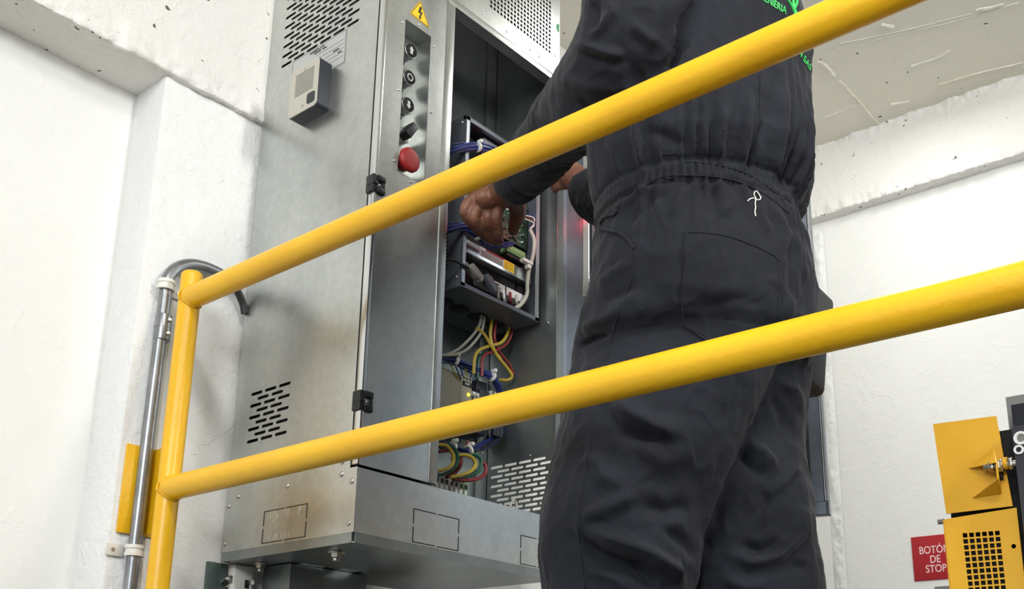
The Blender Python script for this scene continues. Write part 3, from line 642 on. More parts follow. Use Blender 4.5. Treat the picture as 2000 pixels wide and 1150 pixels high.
cable([(1001, 612, 0), (999, 650, 0), (988, 672, -.003), (965, 686, 0), (948, 692, 0), (942, 705, 0), (941, 735, 0)], .0040, M_red, 'red cable curving left under the drive unit')
cable([(998, 612, -.008), (996, 648, -.008), (984, 670, -.008), (962, 684, -.008), (938, 694, -.008), (934, 715, -.008), (933, 740, -.008)], .0038, M_gcab, 'green cable curving left between the yellow and red ones')
cable([(930, 640, .0), (945, 652, .004), (962, 680, .006), (978, 702, .002)], .0040, M_ycab, 'short yellow cable tied across the looping cables')
cable([(855, 868, 0), (872, 871, .006), (885, 888, .008), (884, 906, .006), (870, 916, 0), (850, 920, 0)], .0044, M_ycab, 'leftmost yellow cable looping above the terminal strip', -1.62)
cable([(868, 866, 0), (888, 876, .004), (894, 896, .004), (888, 914, 0), (870, 925, -.005), (850, 928, -.005)], .0042, M_gcab, 'green cable looping beside the leftmost yellow cable', -1.625)
cable([(855, 882, -.01), (880, 880, -.004), (899, 890, 0), (900, 906, 0), (890, 922, -.01), (872, 932, -.01)], .0042, M_red, 'red cable looping beside the left green cable', -1.63)
cable([(882, 898, -.02), (900, 888, 0), (920, 892, 0), (929, 906, 0), (920, 920, 0), (900, 928, 0), (880, 932, 0)], .0044, M_ycab, 'middle yellow cable looping above the terminal strip', -1.625)
cable([(910, 886, -.02), (930, 888, -.006), (940, 902, -.004), (934, 920, -.004), (915, 930, -.01), (895, 934, -.01)], .0042, M_gcab, 'right green cable looping over the terminal strip', -1.63)
cable([(938, 900, -.006), (948, 908, 0), (948, 924, 0), (935, 934, 0), (912, 938, 0), (885, 936, 0)], .0044, M_red, 'rightmost red cable looping over the terminal strip', -1.635)
cable([(1035, 448, -.004), (1043, 468, 0), (1042, 492, 0), (1038, 510, 0), (1033, 528, 0), (1030, 550, 0), (1029, 575, -.004), (1018, 594, -.008), (1006, 602, -.012)], .0050, M_gry, 'shielded grey cable clamped down the right side of the drive unit', -1.548)
cable([(860, 505, -.01), (885, 508, 0), (900, 515, .002), (915, 524, 0)], .0036, M_black, 'black lead plugged into the low left of the drive unit', -1.545)
for i, (mt, nm) in enumerate(((M_gry, 'pale grey'), (M_white, 'white'), (M_red, 'red'), (M_gry, 'grey'))):
    x0 = 972 + i * 12; cable([(x0, 562 + i * 5, -.01), (x0 + 1, 577 + i * 4, 0), (x0 + 4, 596 + i * 2, -.02)], .0034, mt, ('short %s power core dropping from the drive terminals' % nm) + (', rightmost of the row' if i == 3 else ''), -1.555)
for i, (mt, nm) in enumerate(((M_blue, 'blue'), (M_tie, 'white'), (M_red, 'red'), (M_tie, 'cream'))):
    cable([(1028 - i, 418 + i * 3, -.012), (1042, 420 + i * 5, 0), (1044 - i, 434 + i * 3, 0), (1034, 446, -.004)], .0013, mt, 'thin %s signal wire fanning out at the top of the shielded cable' % nm, -1.552)
# clamp on the shielded cable
q = at(1030, 512, 0, -1.545); bm = bmesh.new(); b_box(bm, q.x - .008, q.x + .006, q.y - .02, q.y + .016, q.z - .004, q.z + .004, .001); b_box(bm, q.x - .004, q.x + .008, q.y - .005, q.y + .006, q.z - .018, q.z - .008, .001)
o = build('cable_clamp', bm, M_tie, None, smooth=.5); tag(o, 'white nylon clamp gripping the shielded grey cable', 'cable clamp')

# ---------------------------------------------------------------- DIN-rail modules
rl = box('mounting_rail', -1.7345, -1.727, 1.52, 1.855, .775, .810, M_bright, None, .001); tag(rl, 'steel mounting rail carrying the relay modules in the cabinet', 'mounting rail')
mod = empty('relay_module', (-1.69, 1.70, .72), 'tall beige module with black badge and lit yellow lamp', 'relay module')
box('housing', -1.726, -1.645, 1.7165, 1.7515, .705, .8275, M_beige, mod, .0012)
box('badge', -1.6452, -1.6440, 1.7180, 1.7505, .800, .812, M_ink, mod); text('badge_text', 'KAP', .0085, TX(-1.6437, 1.7345, .806), M_white, mod, .0002, bold=.0002)
for k in range(3): cyl('terminal_hole', (-1.646, 1.723 + k * .011, .8195), (-1.6443, 1.723 + k * .011, .8195), .003, M_ink, mod, seg=12)
for k, (dy, dz) in enumerate(((0, 0),)): bm = bmesh.new(); bmesh.ops.create_uvsphere(bm, u_segments=16, v_segments=10, radius=.0042, matrix=Matrix.Translation((-1.644, 1.7395, .781))); build('lamp', bm, M_led, mod, smooth=True)
big = tag(box('control_module', -1.726, -1.650, 1.60, 1.7155, .690, .8275, M_beige, None, .0015), 'wide beige module left of the one with the lit lamp', 'control module')
m2 = empty('relay_module', (-1.69, 1.77, .70), 'low beige relay module with black badge beside the lit module', 'relay module')
box('housing', -1.726, -1.647, 1.7525, 1.782, .700, .796, M_beige, m2, .0012); box('badge', -1.6472, -1.646, 1.7535, 1.7815, .772, .783, M_ink, m2); text('badge_text', 'KAP', .008, TX(-1.6457, 1.7675, .7775), M_white, m2, .0002, bold=.0002)
for k in range(2): cyl('terminal_screw', (-1.650, 1.760 + k * .013, .790), (-1.644, 1.760 + k * .013, .790), .0042, M_screw, m2, seg=14)
br = empty('circuit_breaker', (-1.69, 1.81, .72), 'dark grey circuit breaker standing behind the relay modules', 'circuit breaker')
box('housing', -1.726, -1.660, 1.784, 1.822, .70, .835, M_casing, br, .0015); box('body_step', -1.660, -1.650, 1.786, 1.820, .74, .810, M_casing, br, .001); cyl('terminal_hole', (-1.661, 1.808, .824), (-1.6595, 1.808, .824), .005, M_ink, br, seg=16)
ct = empty('contactor', (-1.69, 1.85, .68), 'pale grey contactor at the right end of the module row', 'contactor')
box('housing', -1.726, -1.648, 1.8235, 1.862, .745, .815, mat('contactor_grey', lin(176, 174, 166), .5), ct, .0015)
for k in range(3): box('terminal', -1.649, -1.640, 1.827 + k * .012, 1.835 + k * .012, .800, .812, M_screw, ct, .001)
for k in range(3): box('lower_terminal', -1.649, -1.638, 1.827 + k * .012, 1.837 + k * .012, .700, .745, M_casing, ct, .001)
# fuse holders with red caps under the middle rail
for k in range(3):
    f = empty('fuse_holder', (-1.70, 1.70 + k * .02, .60), ('red-capped yellow', 'middle red-capped', 'right red-capped')[k] + ' wire ferrule above the terminal strip', 'ferrule')
    p = at(914 + k * 14, 868 + k * 3, 0, -1.67); cyl('ferrule', p + Vector((0, 0, -.016)), p, .0028, M_ycab if k == 0 else M_gry, f, seg=12); cyl('red_cap', p, p + Vector((0, 0, .007)), .0048, M_redb, f, seg=14)
trl = tag(box('mounting_rail', -1.7345, -1.722, 1.52, 1.80, .535, .575, M_bright, None, .001), 'steel mounting rail under the row of feed-through terminals', 'mounting rail')
for k in range(8):
    y = 1.653 + k * .0162; last = k == 7
    lbl = 'green-yellow earth terminal at the right end of the strip' if last else ('leftmost', 'second', 'third', 'fourth', 'fifth', 'sixth', 'seventh', '')[k] + ' grey feed-through terminal from the left in the strip behind the sill'
    t = empty('terminal', (-1.69, y, .54), lbl, 'terminal', None if last else 'grey terminals in the strip')
    mt = M_greent if last else M_gry
    bm = bmesh.new(); b_box(bm, -1.722, -1.675, y, y + .0140, .510, .574, .0008); b_box(bm, -1.700, -1.680, y + .004, y + .0095, .572, .580, .001); build('body', bm, mt, t, smooth=.5)
    box('clamp_window', -1.6755, -1.6745, y + .003, y + .0115, .5600, .5705, M_ink, t); box('marker', -1.6755, -1.6743, y + .0035, y + .0105, .5460, .5560, M_white, t)
    box('lower_window', -1.6755, -1.6745, y + .003, y + .0115, .515, .526, M_ink, t)
# loose odds and ends above the sill
o = tube('cable', [(-1.60, 1.845, .495), (-1.60, 1.850, .525), (-1.60, 1.862, .54), (-1.60, 1.872, .53), (-1.60, 1.874, .50)], .003, M_gry, None, 10, 8); tag(o, 'short grey cable loop standing behind the sill near the slots', 'cable')

# ================================================================ UNDER THE CABINET
u = empty('wall_bracket', (-1.9, 1.28, ZP), 'grey-green steel bracket with a slotted bolt under the cabinet corner', 'bracket')
box('web', XW + .002, XW + .010, 1.262, 1.312, ZP, .344, M_bracket, u, .002); p = at(443, 1137, 0, XW + .01); bm = b_cyl(bmesh.new(), (p.x, p.y - .002, p.z), (p.x + .004, p.y - .002, p.z), .011, seg=20); b_box(bm, p.x, p.x + .014, p.y - .002, p.y + .01, p.z - .001, p.z + .014, .001); build('bolt', bm, M_screw, u, smooth=.5)
cyl('bolt_hole', (p.x, p.y - .006, p.z - .002), (p.x + .0052, p.y - .006, p.z - .002), .007, M_ink, u)
u = empty('support_post', (-1.9, 1.34, ZP), 'pale painted steel strut between the bracket and the grey duct', 'strut')
box('strut', XW + .002, XW + .028, 1.318, 1.366, ZP, .342, M_clip, u, .002); p = at(484, 1140, 0, XW + .028); box('slot', p.x - .001, p.x + .001, p.y - .008, p.y + .003, p.z - .01, p.z + .008, M_ink, u); cyl('bolt', (p.x, p.y + .006, p.z + .004), (p.x + .008, p.y + .006, p.z + .004), .006, M_screw, u, seg=6)
u = tag(box('cable_duct', -1.895, -1.80, 1.375, 1.59, ZP, .3425, M_inner, None, .002), 'galvanised cable duct rising into the underside of the cabinet', 'cable duct')
u = tag(box('channel_beam', -1.93, -1.75, 1.62, 1.72, ZP, .30, M_clip, None, .004), 'pale plastered block behind the cable duct under the cabinet', 'block')

# ================================================================ RED SIGN
sg = empty('stop_sign', (-1.22, YB, .54), 'red wall sign with white capitals behind the ochre machine guard', 'sign')
box('plate', -1.305, -1.125, YB - .004, YB - .0005, .535, .6875, M_sign, sg, .001)
for s, z in (('BOTÓN', .640), ('DE', .607), ('STOP', .575)):
    text('lettering', s, .0365, TY(-1.2280, YB - .0046, z - .003) @ Matrix.Diagonal((.80, 1, 1, 1)), M_signt, sg, .0004, bold=.0004)
# dark socket strip under the sign
o = box('wall_trunking', -1.235, -1.0, YB - .02, YB - .001, .495, .510, mat('grey_trunking', lin(120, 120, 118), .5), None, .002); tag(o, 'thin grey trunking strip under the red sign', 'trunking')

# ================================================================ OCHRE MACHINE AT THE RIGHT
mc = empty('machine_guard', (-.65, 2.25, ZP), 'ochre sheet-metal machine guard with a square-hole grid and a bolted triangular gusset', 'machine guard')
YM = 2.2
def mp(px, py, dy=0): p = at(px, py, 1, YM + dy); return (p.x, p.z)
plate('upper_guard', 'y', YM + .002, .004, [[mp(1822, 828), mp(1945, 812), mp(1978, 988), mp(1848, 1003)]], M_yelm, mc)
x0, z0 = mp(1843, 1014); x1, z1 = mp(1985, 991)
loops = [[mp(1843, 1014), mp(1985, 991), mp(2003, 1150), (mp(2003, 1150)[0], -.1), (mp(1858, 1150)[0], -.1), mp(1858, 1150)]]
def S6(x, y): return (1800 + x * .16515, 960 + y * .16515)
for i in range(6):
    for j in range(14):
        # grid rows follow the sheet
        ax_, ay_ = 480 + i * 76.5 + j * 7.9, 491 - i * 5.4 + j * 71.5
        loops.append([mp(*S6(ax_, ay_)), mp(*S6(ax_ + 58, ay_ - 4)), mp(*S6(ax_ + 64, ay_ + 49)), mp(*S6(ax_ + 6, ay_ + 53))])
loops.append([mp(*S6(1088 + 30 * math.cos(a), 645 + 28 * math.sin(a))) for a in [k * math.pi / 8 for k in range(16)]])
plate('grid_guard', 'y', YM + .002, .004, loops, M_yelm, mc)
box('guard_side', x0 - .003, x0 + .003, YM + .004, YM + .10, -.1, z0, M_yelm, mc)
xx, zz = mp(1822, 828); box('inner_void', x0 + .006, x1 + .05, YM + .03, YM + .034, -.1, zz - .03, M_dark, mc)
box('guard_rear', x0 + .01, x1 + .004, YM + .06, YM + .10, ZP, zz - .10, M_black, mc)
# gusset: bent sheet standing off the upper guard
def S2(x, y, dy=0): p = at(1860 + x * .14783, 840 + y * .14783, 1, YM + dy); return p
bm = bmesh.new(); A = S2(530, 240); B = S2(212, 498); D = S2(262, 892); E = S2(632, 836); o0 = .045
A2 = S2(530, 240, 0) + Vector((0, 0, 0)); top = S2(540, 238, -.012); mid = S2(588, 640, -.050); 
def sheet(bm, pts, th=Vector((0, -.0025, 0))):
    a = [bm.verts.new(p) for p in pts]; b_ = [bm.verts.new(p + th) for p in pts]; bm.faces.new(a); bm.faces.new(b_[::-1])
    for i in range(len(pts)): j = (i + 1) % len(pts); bm.faces.new((a[j], a[i], b_[i], b_[j]))
sheet(bm, [B, A, S2(575, 420, -.045)], Vector((.001, -.001, -.0016)))
sheet(bm, [D, S2(588, 645, -.045), E], Vector((.001, -.001, -.0016)))
sheet(bm, [A, S2(575, 420, -.045), S2(590, 645, -.045), E], Vector((.0028, 0, 0)))
bmesh.ops.recalc_face_normals(bm, faces=bm.faces); build('gusset', bm, M_yelm, mc)
def bolt(px0, px1, py, r, dy, name, mt=M_screw):
    a = at(px0, py, 1, YM + dy); b_ = at(px1, py + (px1 - px0) * -.12, 1, YM + dy); return cyl(name, a, b_, r, mt, mc, seg=(6 if 'nut' in name else 18), bev=.0006)
bolt(1922, 1992, 912, .0065, -.022, 'bolt_shank'); bolt(1932, 1942, 911, .0125, -.022, 'hex_nut'); bolt(1946, 1955, 910, .0125, -.022, 'hex_nut'); bolt(1956, 1960, 908, .0135, -.022, 'washer', M_bright); bolt(1961, 1969, 905, .0125, -.020, 'washer', M_yelm); bolt(1971, 1979, 905, .012, -.020, 'hex_nut')
bolt(1948, 1960, 930, .010, .0, 'rubber_bush', M_black)
p = at(1838, 1018, 1, YM + .01); cyl('side_bolt', (p.x - .006, p.y, p.z), (p.x + .006, p.y, p.z), .006, M_screw, mc, seg=6)
# dark machine body at the right edge
mb = empty('motor_housing', (-.5, 2.35, ZP), 'dark grey machine housing with socket screws at the right edge', 'machine')
def mq(px, py): p = at(px, py, 1, 2.17); return (p.x, p.z)
tl = mq(1964, 776); sl = (mq(1998, 1090)[0] - tl[0]) / (mq(1998, 1090)[1] - tl[1])
def lean(name, px, ptop, pbot, y0, y1, m_, w=.3):
    pa_, pb_ = at(px, ptop, 1, y0), at(px, pbot, 1, y0); xa, za, xb, zb = pa_.x, pa_.z, pa_.x, ZP; me = plate_mesh([[(xa, za), (xa + w, za), (xa + w, zb), (xb, zb)]], y1 - y0); me.transform(orient('y', (y0 + y1) / 2)); return link(name, me, m_, mb)
lean('rear_frame', 1964, 776, 1400, 2.25, 2.45, mat('mid_grey_paint', lin(122, 122, 120), .45), .3)
pa_ = at(1973, 790, 1, 2.20); xa, za = pa_.x, pa_.z; box('front_recess', xa, xa + .3, 2.20, 2.25, ZP, za, M_casing, mb, .003)
(xa, za) = mq(1976, 834); box('front_plate', xa, xa + .3, 2.165, 2.20, ZP, za, mat('dark_paint', lin(58, 60, 66), .42), mb, .003)
for px, py, r, ri in ((1994, 855, .0135, .0085), (1990, 878, .0095, .0055)):
    p = at(px, py, 1, 2.163); plate('socket_screw', 'y', p.y, .004, [circ(p.x, p.z, r, 28), circ(p.x, p.z, ri, 28)], M_white, mb); cyl('screw_core', (p.x, p.y + .004, p.z), (p.x, p.y + .001, p.z), ri, M_screw if r > .01 else M_ink, mb)

# ================================================================ THE TECHNICIAN
PX, PY = -.83, 1.44
man = empty('person', (PX, PY, ZP), 'person in dark navy-black coveralls seen from behind, reaching with both hands into the open cabinet', 'person')
def v_loft(bm, rings, seg=28):
    """rings: (x, y, z, a, b) horizontal ellipses, closed at both ends"""
    vs = [[bm.verts.new((x + a * math.cos(2 * math.pi * k / seg), y + b * math.sin(2 * math.pi * k / seg), z)) for k in range(seg)] for x, y, z, a, b in rings]
    for p, q in zip(vs, vs[1:]):
        for k in range(seg): bm.faces.new((p[k], p[(k + 1) % seg], q[(k + 1) % seg], q[k]))
    bm.faces.new(vs[0][::-1]); bm.faces.new(vs[-1])
def limb(bm, pts, seg=20, n=6, round_ends=True):
    """pts: (Vector, radius) chain -> round tube with domed ends"""
    P = spline([p for p, _ in pts], n); R = []
    rs = [r for _, r in pts]
    for i in range(len(rs) - 1): R += [rs[i] + (rs[i + 1] - rs[i]) * k / n for k in range(n)]
    R.append(rs[-1])
    b_tube(bm, P, R, seg)
    if round_ends:
        for p, r in ((P[0], R[0]), (P[-1], R[-1])): bmesh.ops.create_icosphere(bm, subdivisions=2, radius=r * .985, matrix=Matrix.Translation(p))
def ball(bm, c, r, s=(1, 1, 1), rot=None):
    Mx = Matrix.Translation(c) @ (rot or Matrix.Identity(4)) @ Matrix.Diagonal((s[0], s[1], s[2], 1)); bmesh.ops.create_icosphere(bm, subdivisions=3, radius=r, matrix=Mx)
def remeshed(bm, vox):
    me = bpy.data.meshes.new('r'); bmesh.ops.recalc_face_normals(bm, faces=bm.faces); bm.to_mesh(me); bm.free()
    o = bpy.data.objects.new('r', me); C.objects.link(o); md = o.modifiers.new('r', 'REMESH'); md.mode = 'VOXEL'; md.voxel_size = vox
    dg = bpy.context.evaluated_depsgraph_get(); out = bpy.data.meshes.new_from_object(o.evaluated_get(dg)); C.objects.unlink(o); bpy.data.objects.remove(o); return out
class NP:
    def __init__(s, me):
        s.me = me; n = len(me.vertices); c = np.empty(n * 3, np.float32); me.vertices.foreach_get('co', c); s.co = c.reshape(-1, 3).astype(float)
        e = np.empty(len(me.edges) * 2, np.int32); me.edges.foreach_get('vertices', e); s.e = e.reshape(-1, 2)
        s.deg = np.bincount(s.e.ravel(), minlength=n)[:, None].clip(1)
    def smooth(s, it, f=.5, w=None):
        for _ in range(it):
            acc = np.zeros_like(s.co)
            for k in range(3): acc[:, k] = np.bincount(s.e[:, 0], s.co[s.e[:, 1], k], len(s.co)) + np.bincount(s.e[:, 1], s.co[s.e[:, 0], k], len(s.co))
            d = acc / s.deg - s.co; s.co += d * f * (1 if w is None else w[:, None])
    def put(s): s.me.vertices.foreach_set('co', s.co.astype(np.float32).ravel()); s.me.update()
    def normals(s):
        s.put(); n = np.empty(len(s.co) * 3, np.float32); s.me.vertices.foreach_get('normal', n); return n.reshape(-1, 3).astype(float)
def ring(xl, xr, y, cy, ratio):
    dl, dr = ray(xl, y), ray(xr, y); al, ar = math.atan2(dl[0], dl[1]), math.atan2(dr[0], dr[1]); am, hw = (al + ar) / 2, (ar - al) / 2
    dist = cy / math.cos(am); h = dist * math.sin(hw); a = h / math.sqrt(math.cos(am) ** 2 + (ratio * math.sin(am)) ** 2)
    dm = ray((xl + xr) / 2, y); return (dist * math.sin(am), cy, dm[2] / math.hypot(dm[0], dm[1]) * dist, a, a * ratio)
# ---- coverall
bm = bmesh.new()
T = [(1200, 1562, 20), (1190, 1590, 100), (1170, 1588, 200), (1147, 1600, 290), (1150, 1594, 360), (1163, 1560, 425), (1162, 1568, 450), (1160, 1588, 500), (1157, 1600, 550), (1150, 1606, 590), (1132, 1606, 640), (1120, 1600, 700)]
tr = [ring(a, b, y, 1.44, 1.12) for a, b, y in T]
top = tr[0]; tr = [(-.805, 1.44, 1.375, .055, .060), (-.805, 1.44, 1.345, .075, .095), (-.806, 1.44, 1.31, .115, .165)] + tr
v_loft(bm, tr[::-1], 40)
LL = [(1215, 1470, 575, 1.42, .8), (1160, 1520, 640, 1.41, .8), (1116, 1522, 700, 1.40, .82), (1096, 1488, 790, 1.375, .88), (1079, 1434, 896, 1.35, .95), (1063, 1398, 974, 1.34, 1), (1054, 1376, 1050, 1.335, 1), (1055, 1368, 1110, 1.335, 1), (1059, 1356, 1150, 1.335, 1)]
ll = [ring(*q) for q in LL]; x, y_, z, a, b = ll[-1]
ll += [(x - .005, y_, .12, .118, .118), (x, y_, .0, .108, .108), (x, y_, -.10, .104, .104), (x, y_, -.155, .106, .104)]
v_loft(bm, ll[::-1], 36)
RL = [(1330, 1560, 600), (1290, 1590, 660), (1250, 1586, 740), (1240, 1576, 821), (1240, 1570, 876), (1250, 1590, 974), (1275, 1600, 1033), (1300, 1607, 1110), (1305, 1610, 1150)]
rl_ = [ring(a, b, y, 1.56, 1) for a, b, y in RL]; x, y_, z, a, b = rl_[-1]
rl_ += [(x - .005, y_, .12, .118, .118), (x, y_, .0, .108, .108), (x, y_, -.10, .104, .104), (x, y_, -.155, .106, .104)]
v_loft(bm, rl_[::-1], 36)
def A(px, py, Y): return at(px, py, 1, Y)
arm_l = [(Vector((-.80, 1.36, 1.285)), .080), (A(1256, -4, 1.245), .092), (A(1243, 58, 1.235), .091), (A(1213, 125, 1.245), .089), (A(1164, 184, 1.29), .082), (A(1112, 232, 1.36), .070), (A(1062, 290, 1.43), .062), (A(1024, 335, 1.485), .056), (A(1008, 352, 1.505), .053)]
limb(bm, arm_l, 28)
arm_r = [(Vector((-.80, 1.53, 1.28)), .080), (Vector((-.86, 1.625, 1.20)), .088), (A(1245, 350, 1.62), .076), (A(1205, 388, 1.65), .066), (A(1168, 384, 1.68), .058), (A(1152, 374, 1.69), .053)]
limb(bm, arm_r, 28)
me = remeshed(bm, .0045); g = NP(me); g.smooth(14); g.smooth(70, .5, np.exp(-((g.co[:, 2] - .635) / .085) ** 4))
# elastic waist, gathers, folds
def fbm(P, sc_, seed=0, oct=3):
    out = np.empty(len(P)); off = Vector((seed * 7.3, seed * 3.1, seed * 1.7)); S = P * np.array(sc_)
    for i, p in enumerate(S): out[i] = noise.fractal(Vector(p) + off, .8, 2.1, oct)
    return out
P = g.co.copy(); Nn = g.normals(); z = P[:, 2]; th = np.arctan2(P[:, 1] - 1.44, P[:, 0] + .83); arc = th * .20
torso = (np.abs(P[:, 0] + .83) < .24) & (np.abs(P[:, 1] - 1.44) < .26) & (z > .5) & (z < 1.2)
ZWST = .852; dz = z - ZWST
elastic = 1 / (1 + np.exp(-(th + 1.75) / .10)) * (1 / (1 + np.exp((th - 2.3) / .1)))       # back and flank, not the belly
warp = .010 * np.sin(arc * 31) + .006 * np.sin(arc * 67 + 1)
band = np.exp(-(dz / .017) ** 4)
disp = np.zeros(len(P))
disp += torso * (-.005 * np.exp(-(dz / .024) ** 2) + band * (.0045 + elastic * .0032 * np.sin(arc * 2 * math.pi / .0125 + 1.5 * np.sin(arc * 40))))
gath = (1 - 2 * np.abs(np.sin((arc + warp) * math.pi / .031)) ** .8) * .75 + .6 * np.sin((arc * 1.37 + warp * 2) * 2 * math.pi / .052 + 2)
up = np.exp(-np.clip(dz - .018, 0, None) / .075) * (dz > .008); dn_ = np.exp(-np.clip(-dz - .018, 0, None) / .050) * (dz < -.008)
disp += torso * elastic * gath * (.0100 * up * (1 - np.exp(-np.clip(dz - .008, 0, None) / .012)) + .0078 * dn_ * (1 - np.exp(-np.clip(-dz - .008, 0, None) / .012)))
disp -= torso * .0035 * (np.exp(-((dz - .019) / .0035) ** 2) + np.exp(-((dz + .019) / .0035) ** 2))
# soft cloth undulation, longer along the limbs
leg = z < .6
rid = 1 - np.abs(fbm(P, (13, 13, 9), 8, 2)) * 2.2
disp += .0040 * fbm(P, (9, 9, 5), 1) + .0022 * fbm(P, (22, 22, 13), 2) + 0.0026 * np.clip(rid, 0, 1) ** 3 * np.clip(np.abs(dz) / .05, 0, 1)
disp += np.where(leg, .004 * fbm(P, (7, 7, 12), 5), 0)
# individual folds seen on the cloth
folds = [
 ([(1358, -10), (1338, 60), (1322, 108), (1298, 142)], 11, -16), ([(1330, 50), (1316, 95), (1296, 122)], 10, 6), ([(1345, 90), (1330, 130), (1310, 160)], 10, 5),
 ([(1122, 84), (1150, 92), (1185, 104), (1225, 110)], 9, 7), ([(1130, 100), (1165, 115), (1220, 128)], 10, -6), ([(1165, 0), (1162, 30), (1158, 62)], 10, -7), ([(1190, -5), (1198, 25), (1172, 58), (1150, 74)], 9, 6),
 ([(1090, 150), (1140, 165), (1200, 175), (1262, 168)], 13, 5), ([(1065, 175), (1120, 205), (1180, 215)], 12, -4), ([(1230, 40), (1262, 70), (1290, 90)], 12, 5), ([(1035, 215), (1075, 235), (1110, 240)], 9, 4), ([(1010, 250), (1060, 275)], 9, -4),
 ([(1486, 130), (1484, 220), (1480, 305)], 4, 4), ([(1400, 318), (1404, 270), (1425, 205)], 9, 5), ([(1372, 312), (1374, 262), (1366, 215)], 8, 4), ([(1436, 330), (1452, 262), (1466, 180)], 9, 5), ([(1462, 340), (1476, 290), (1500, 220), (1512, 150)], 8, -5),
 ([(1502, 372), (1512, 310), (1528, 232), (1535, 160)], 10, 6), ([(1530, 398), (1556, 335), (1572, 260), (1566, 190)], 12, 7), ([(1518, 380), (1540, 320), (1552, 250)], 8, -6), ([(1548, 420), (1578, 360), (1592, 310)], 9, 5), ([(1250, 250), (1300, 265), (1345, 290)], 12, -4), ([(1290, 215), (1288, 300), (1300, 342)], 3, 2.5),
 ([(1290, 352), (1245, 378), (1205, 408)], 9, 6), ([(1305, 370), (1262, 400), (1222, 440)], 9, -5), ([(1360, 352), (1330, 386), (1312, 430)], 9, 5), ([(1392, 356), (1382, 400), (1384, 430)], 9, -4), ([(1440, 366), (1428, 398), (1405, 428)], 9, 5), ([(1472, 378), (1486, 424), (1506, 462)], 8, 5), ([(1498, 394), (1524, 440), (1536, 500)], 8, 4),
 ([(1532, 438), (1562, 490), (1578, 560)], 9, 6), ([(1548, 500), (1556, 570), (1532, 625)], 9, 5), ([(1540, 470), (1548, 540), (1552, 600)], 7, -6), ([(1282, 360), (1276, 420), (1262, 470)], 3, 2), ([(1160, 560), (1200, 540), (1236, 505)], 11, 6), ([(1160, 590), (1210, 575), (1250, 545)], 10, -5),
 ([(1125, 680), (1160, 662), (1192, 654)], 5, -7), ([(1130, 640), (1180, 622), (1215, 600)], 9, 4), ([(1280, 560), (1330, 552), (1400, 570), (1470, 560)], 16, 4), ([(1360, 600), (1430, 585), (1500, 590)], 14, -3),
 ([(1195, 778), (1228, 806), (1278, 832), (1335, 846)], 18, 10), ([(1180, 800), (1225, 840), (1290, 862)], 16, -8), ([(1235, 880), (1300, 900), (1360, 880)], 22, 6), ([(1150, 880), (1180, 930), (1230, 950)], 16, 5),
 ([(1132, 1030), (1195, 1054), (1262, 1078), (1308, 1106), (1338, 1155)], 12, 19), ([(1120, 1050), (1180, 1084), (1240, 1104), (1292, 1150)], 15, -18), ([(1132, 1018), (1188, 992), (1248, 962)], 15, 9), ([(1250, 985), (1300, 1000), (1350, 985)], 16, -8), ([(1290, 1030), (1335, 1060), (1360, 1095)], 12, -7), ([(1150, 1110), (1200, 1130), (1240, 1160)], 12, 7),
 ([(1408, 930), (1388, 985), (1374, 1035)], 10, 7), ([(1452, 855), (1488, 888), (1512, 918)], 11, 9), ([(1440, 880), (1470, 915), (1500, 935)], 10, -8), ([(1430, 1085), (1468, 1100), (1518, 1088), (1562, 1045), (1575, 980)], 10, 13), ([(1440, 1062), (1490, 1078), (1535, 1055)], 13, -9),
 ([(1498, 968), (1522, 950), (1562, 905)], 8, 6), ([(1480, 1000), (1500, 980), (1490, 955)], 8, -6), ([(1520, 742), (1548, 762), (1568, 812)], 10, 7), ([(1500, 770), (1525, 800), (1540, 850)], 11, -6), ([(1410, 1130), (1460, 1148), (1500, 1140)], 11, 6), ([(1545, 1100), (1580, 1110)], 9, -6),
 ([(1170, 730), (1160, 820), (1145, 920), (1130, 1010), (1135, 1150)], 3, 2.5)]
qx, qy, qd = toworld_px(P); view = -P / np.linalg.norm(P, axis=1)[:, None]; facing = np.clip((Nn * view).sum(1) * 2.2, 0, 1)
front = np.full(len(P), True)
for path, wd, mm in folds:
    pp = np.array(path, float); best = np.full(len(P), 1e9); tt = np.zeros(len(P)); Ls = np.hypot(*(pp[1:] - pp[:-1]).T); tot = Ls.sum(); acc = 0
    sel = (qx > pp[:, 0].min() - 3 * wd) & (qx < pp[:, 0].max() + 3 * wd) & (qy > pp[:, 1].min() - 3 * wd) & (qy < pp[:, 1].max() + 3 * wd) & (facing > 0)
    if not sel.any(): continue
    X_, Y_ = qx[sel], qy[sel]; bs = np.full(len(X_), 1e9); ts = np.zeros(len(X_))
    for (a, b, Lk) in zip(pp[:-1], pp[1:], Ls):
        t = np.clip(((X_ - a[0]) * (b - a)[0] + (Y_ - a[1]) * (b - a)[1]) / Lk ** 2, 0, 1); d = np.hypot(X_ - a[0] - t * (b - a)[0], Y_ - a[1] - t * (b - a)[1])
        mk = d < bs; bs[mk] = d[mk]; ts[mk] = (acc + t[mk] * Lk) / tot; acc += Lk
    env = np.clip(np.sin(np.clip(ts, .03, .97) * math.pi) * 1.5, 0, 1)
    disp[sel] += mm * .00145 * env * np.exp(-(bs / wd) ** 2) * facing[sel]
g.co = P + Nn * disp[:, None]; g.put()
cov = link('coverall', me, M_fab, man, smooth=True)
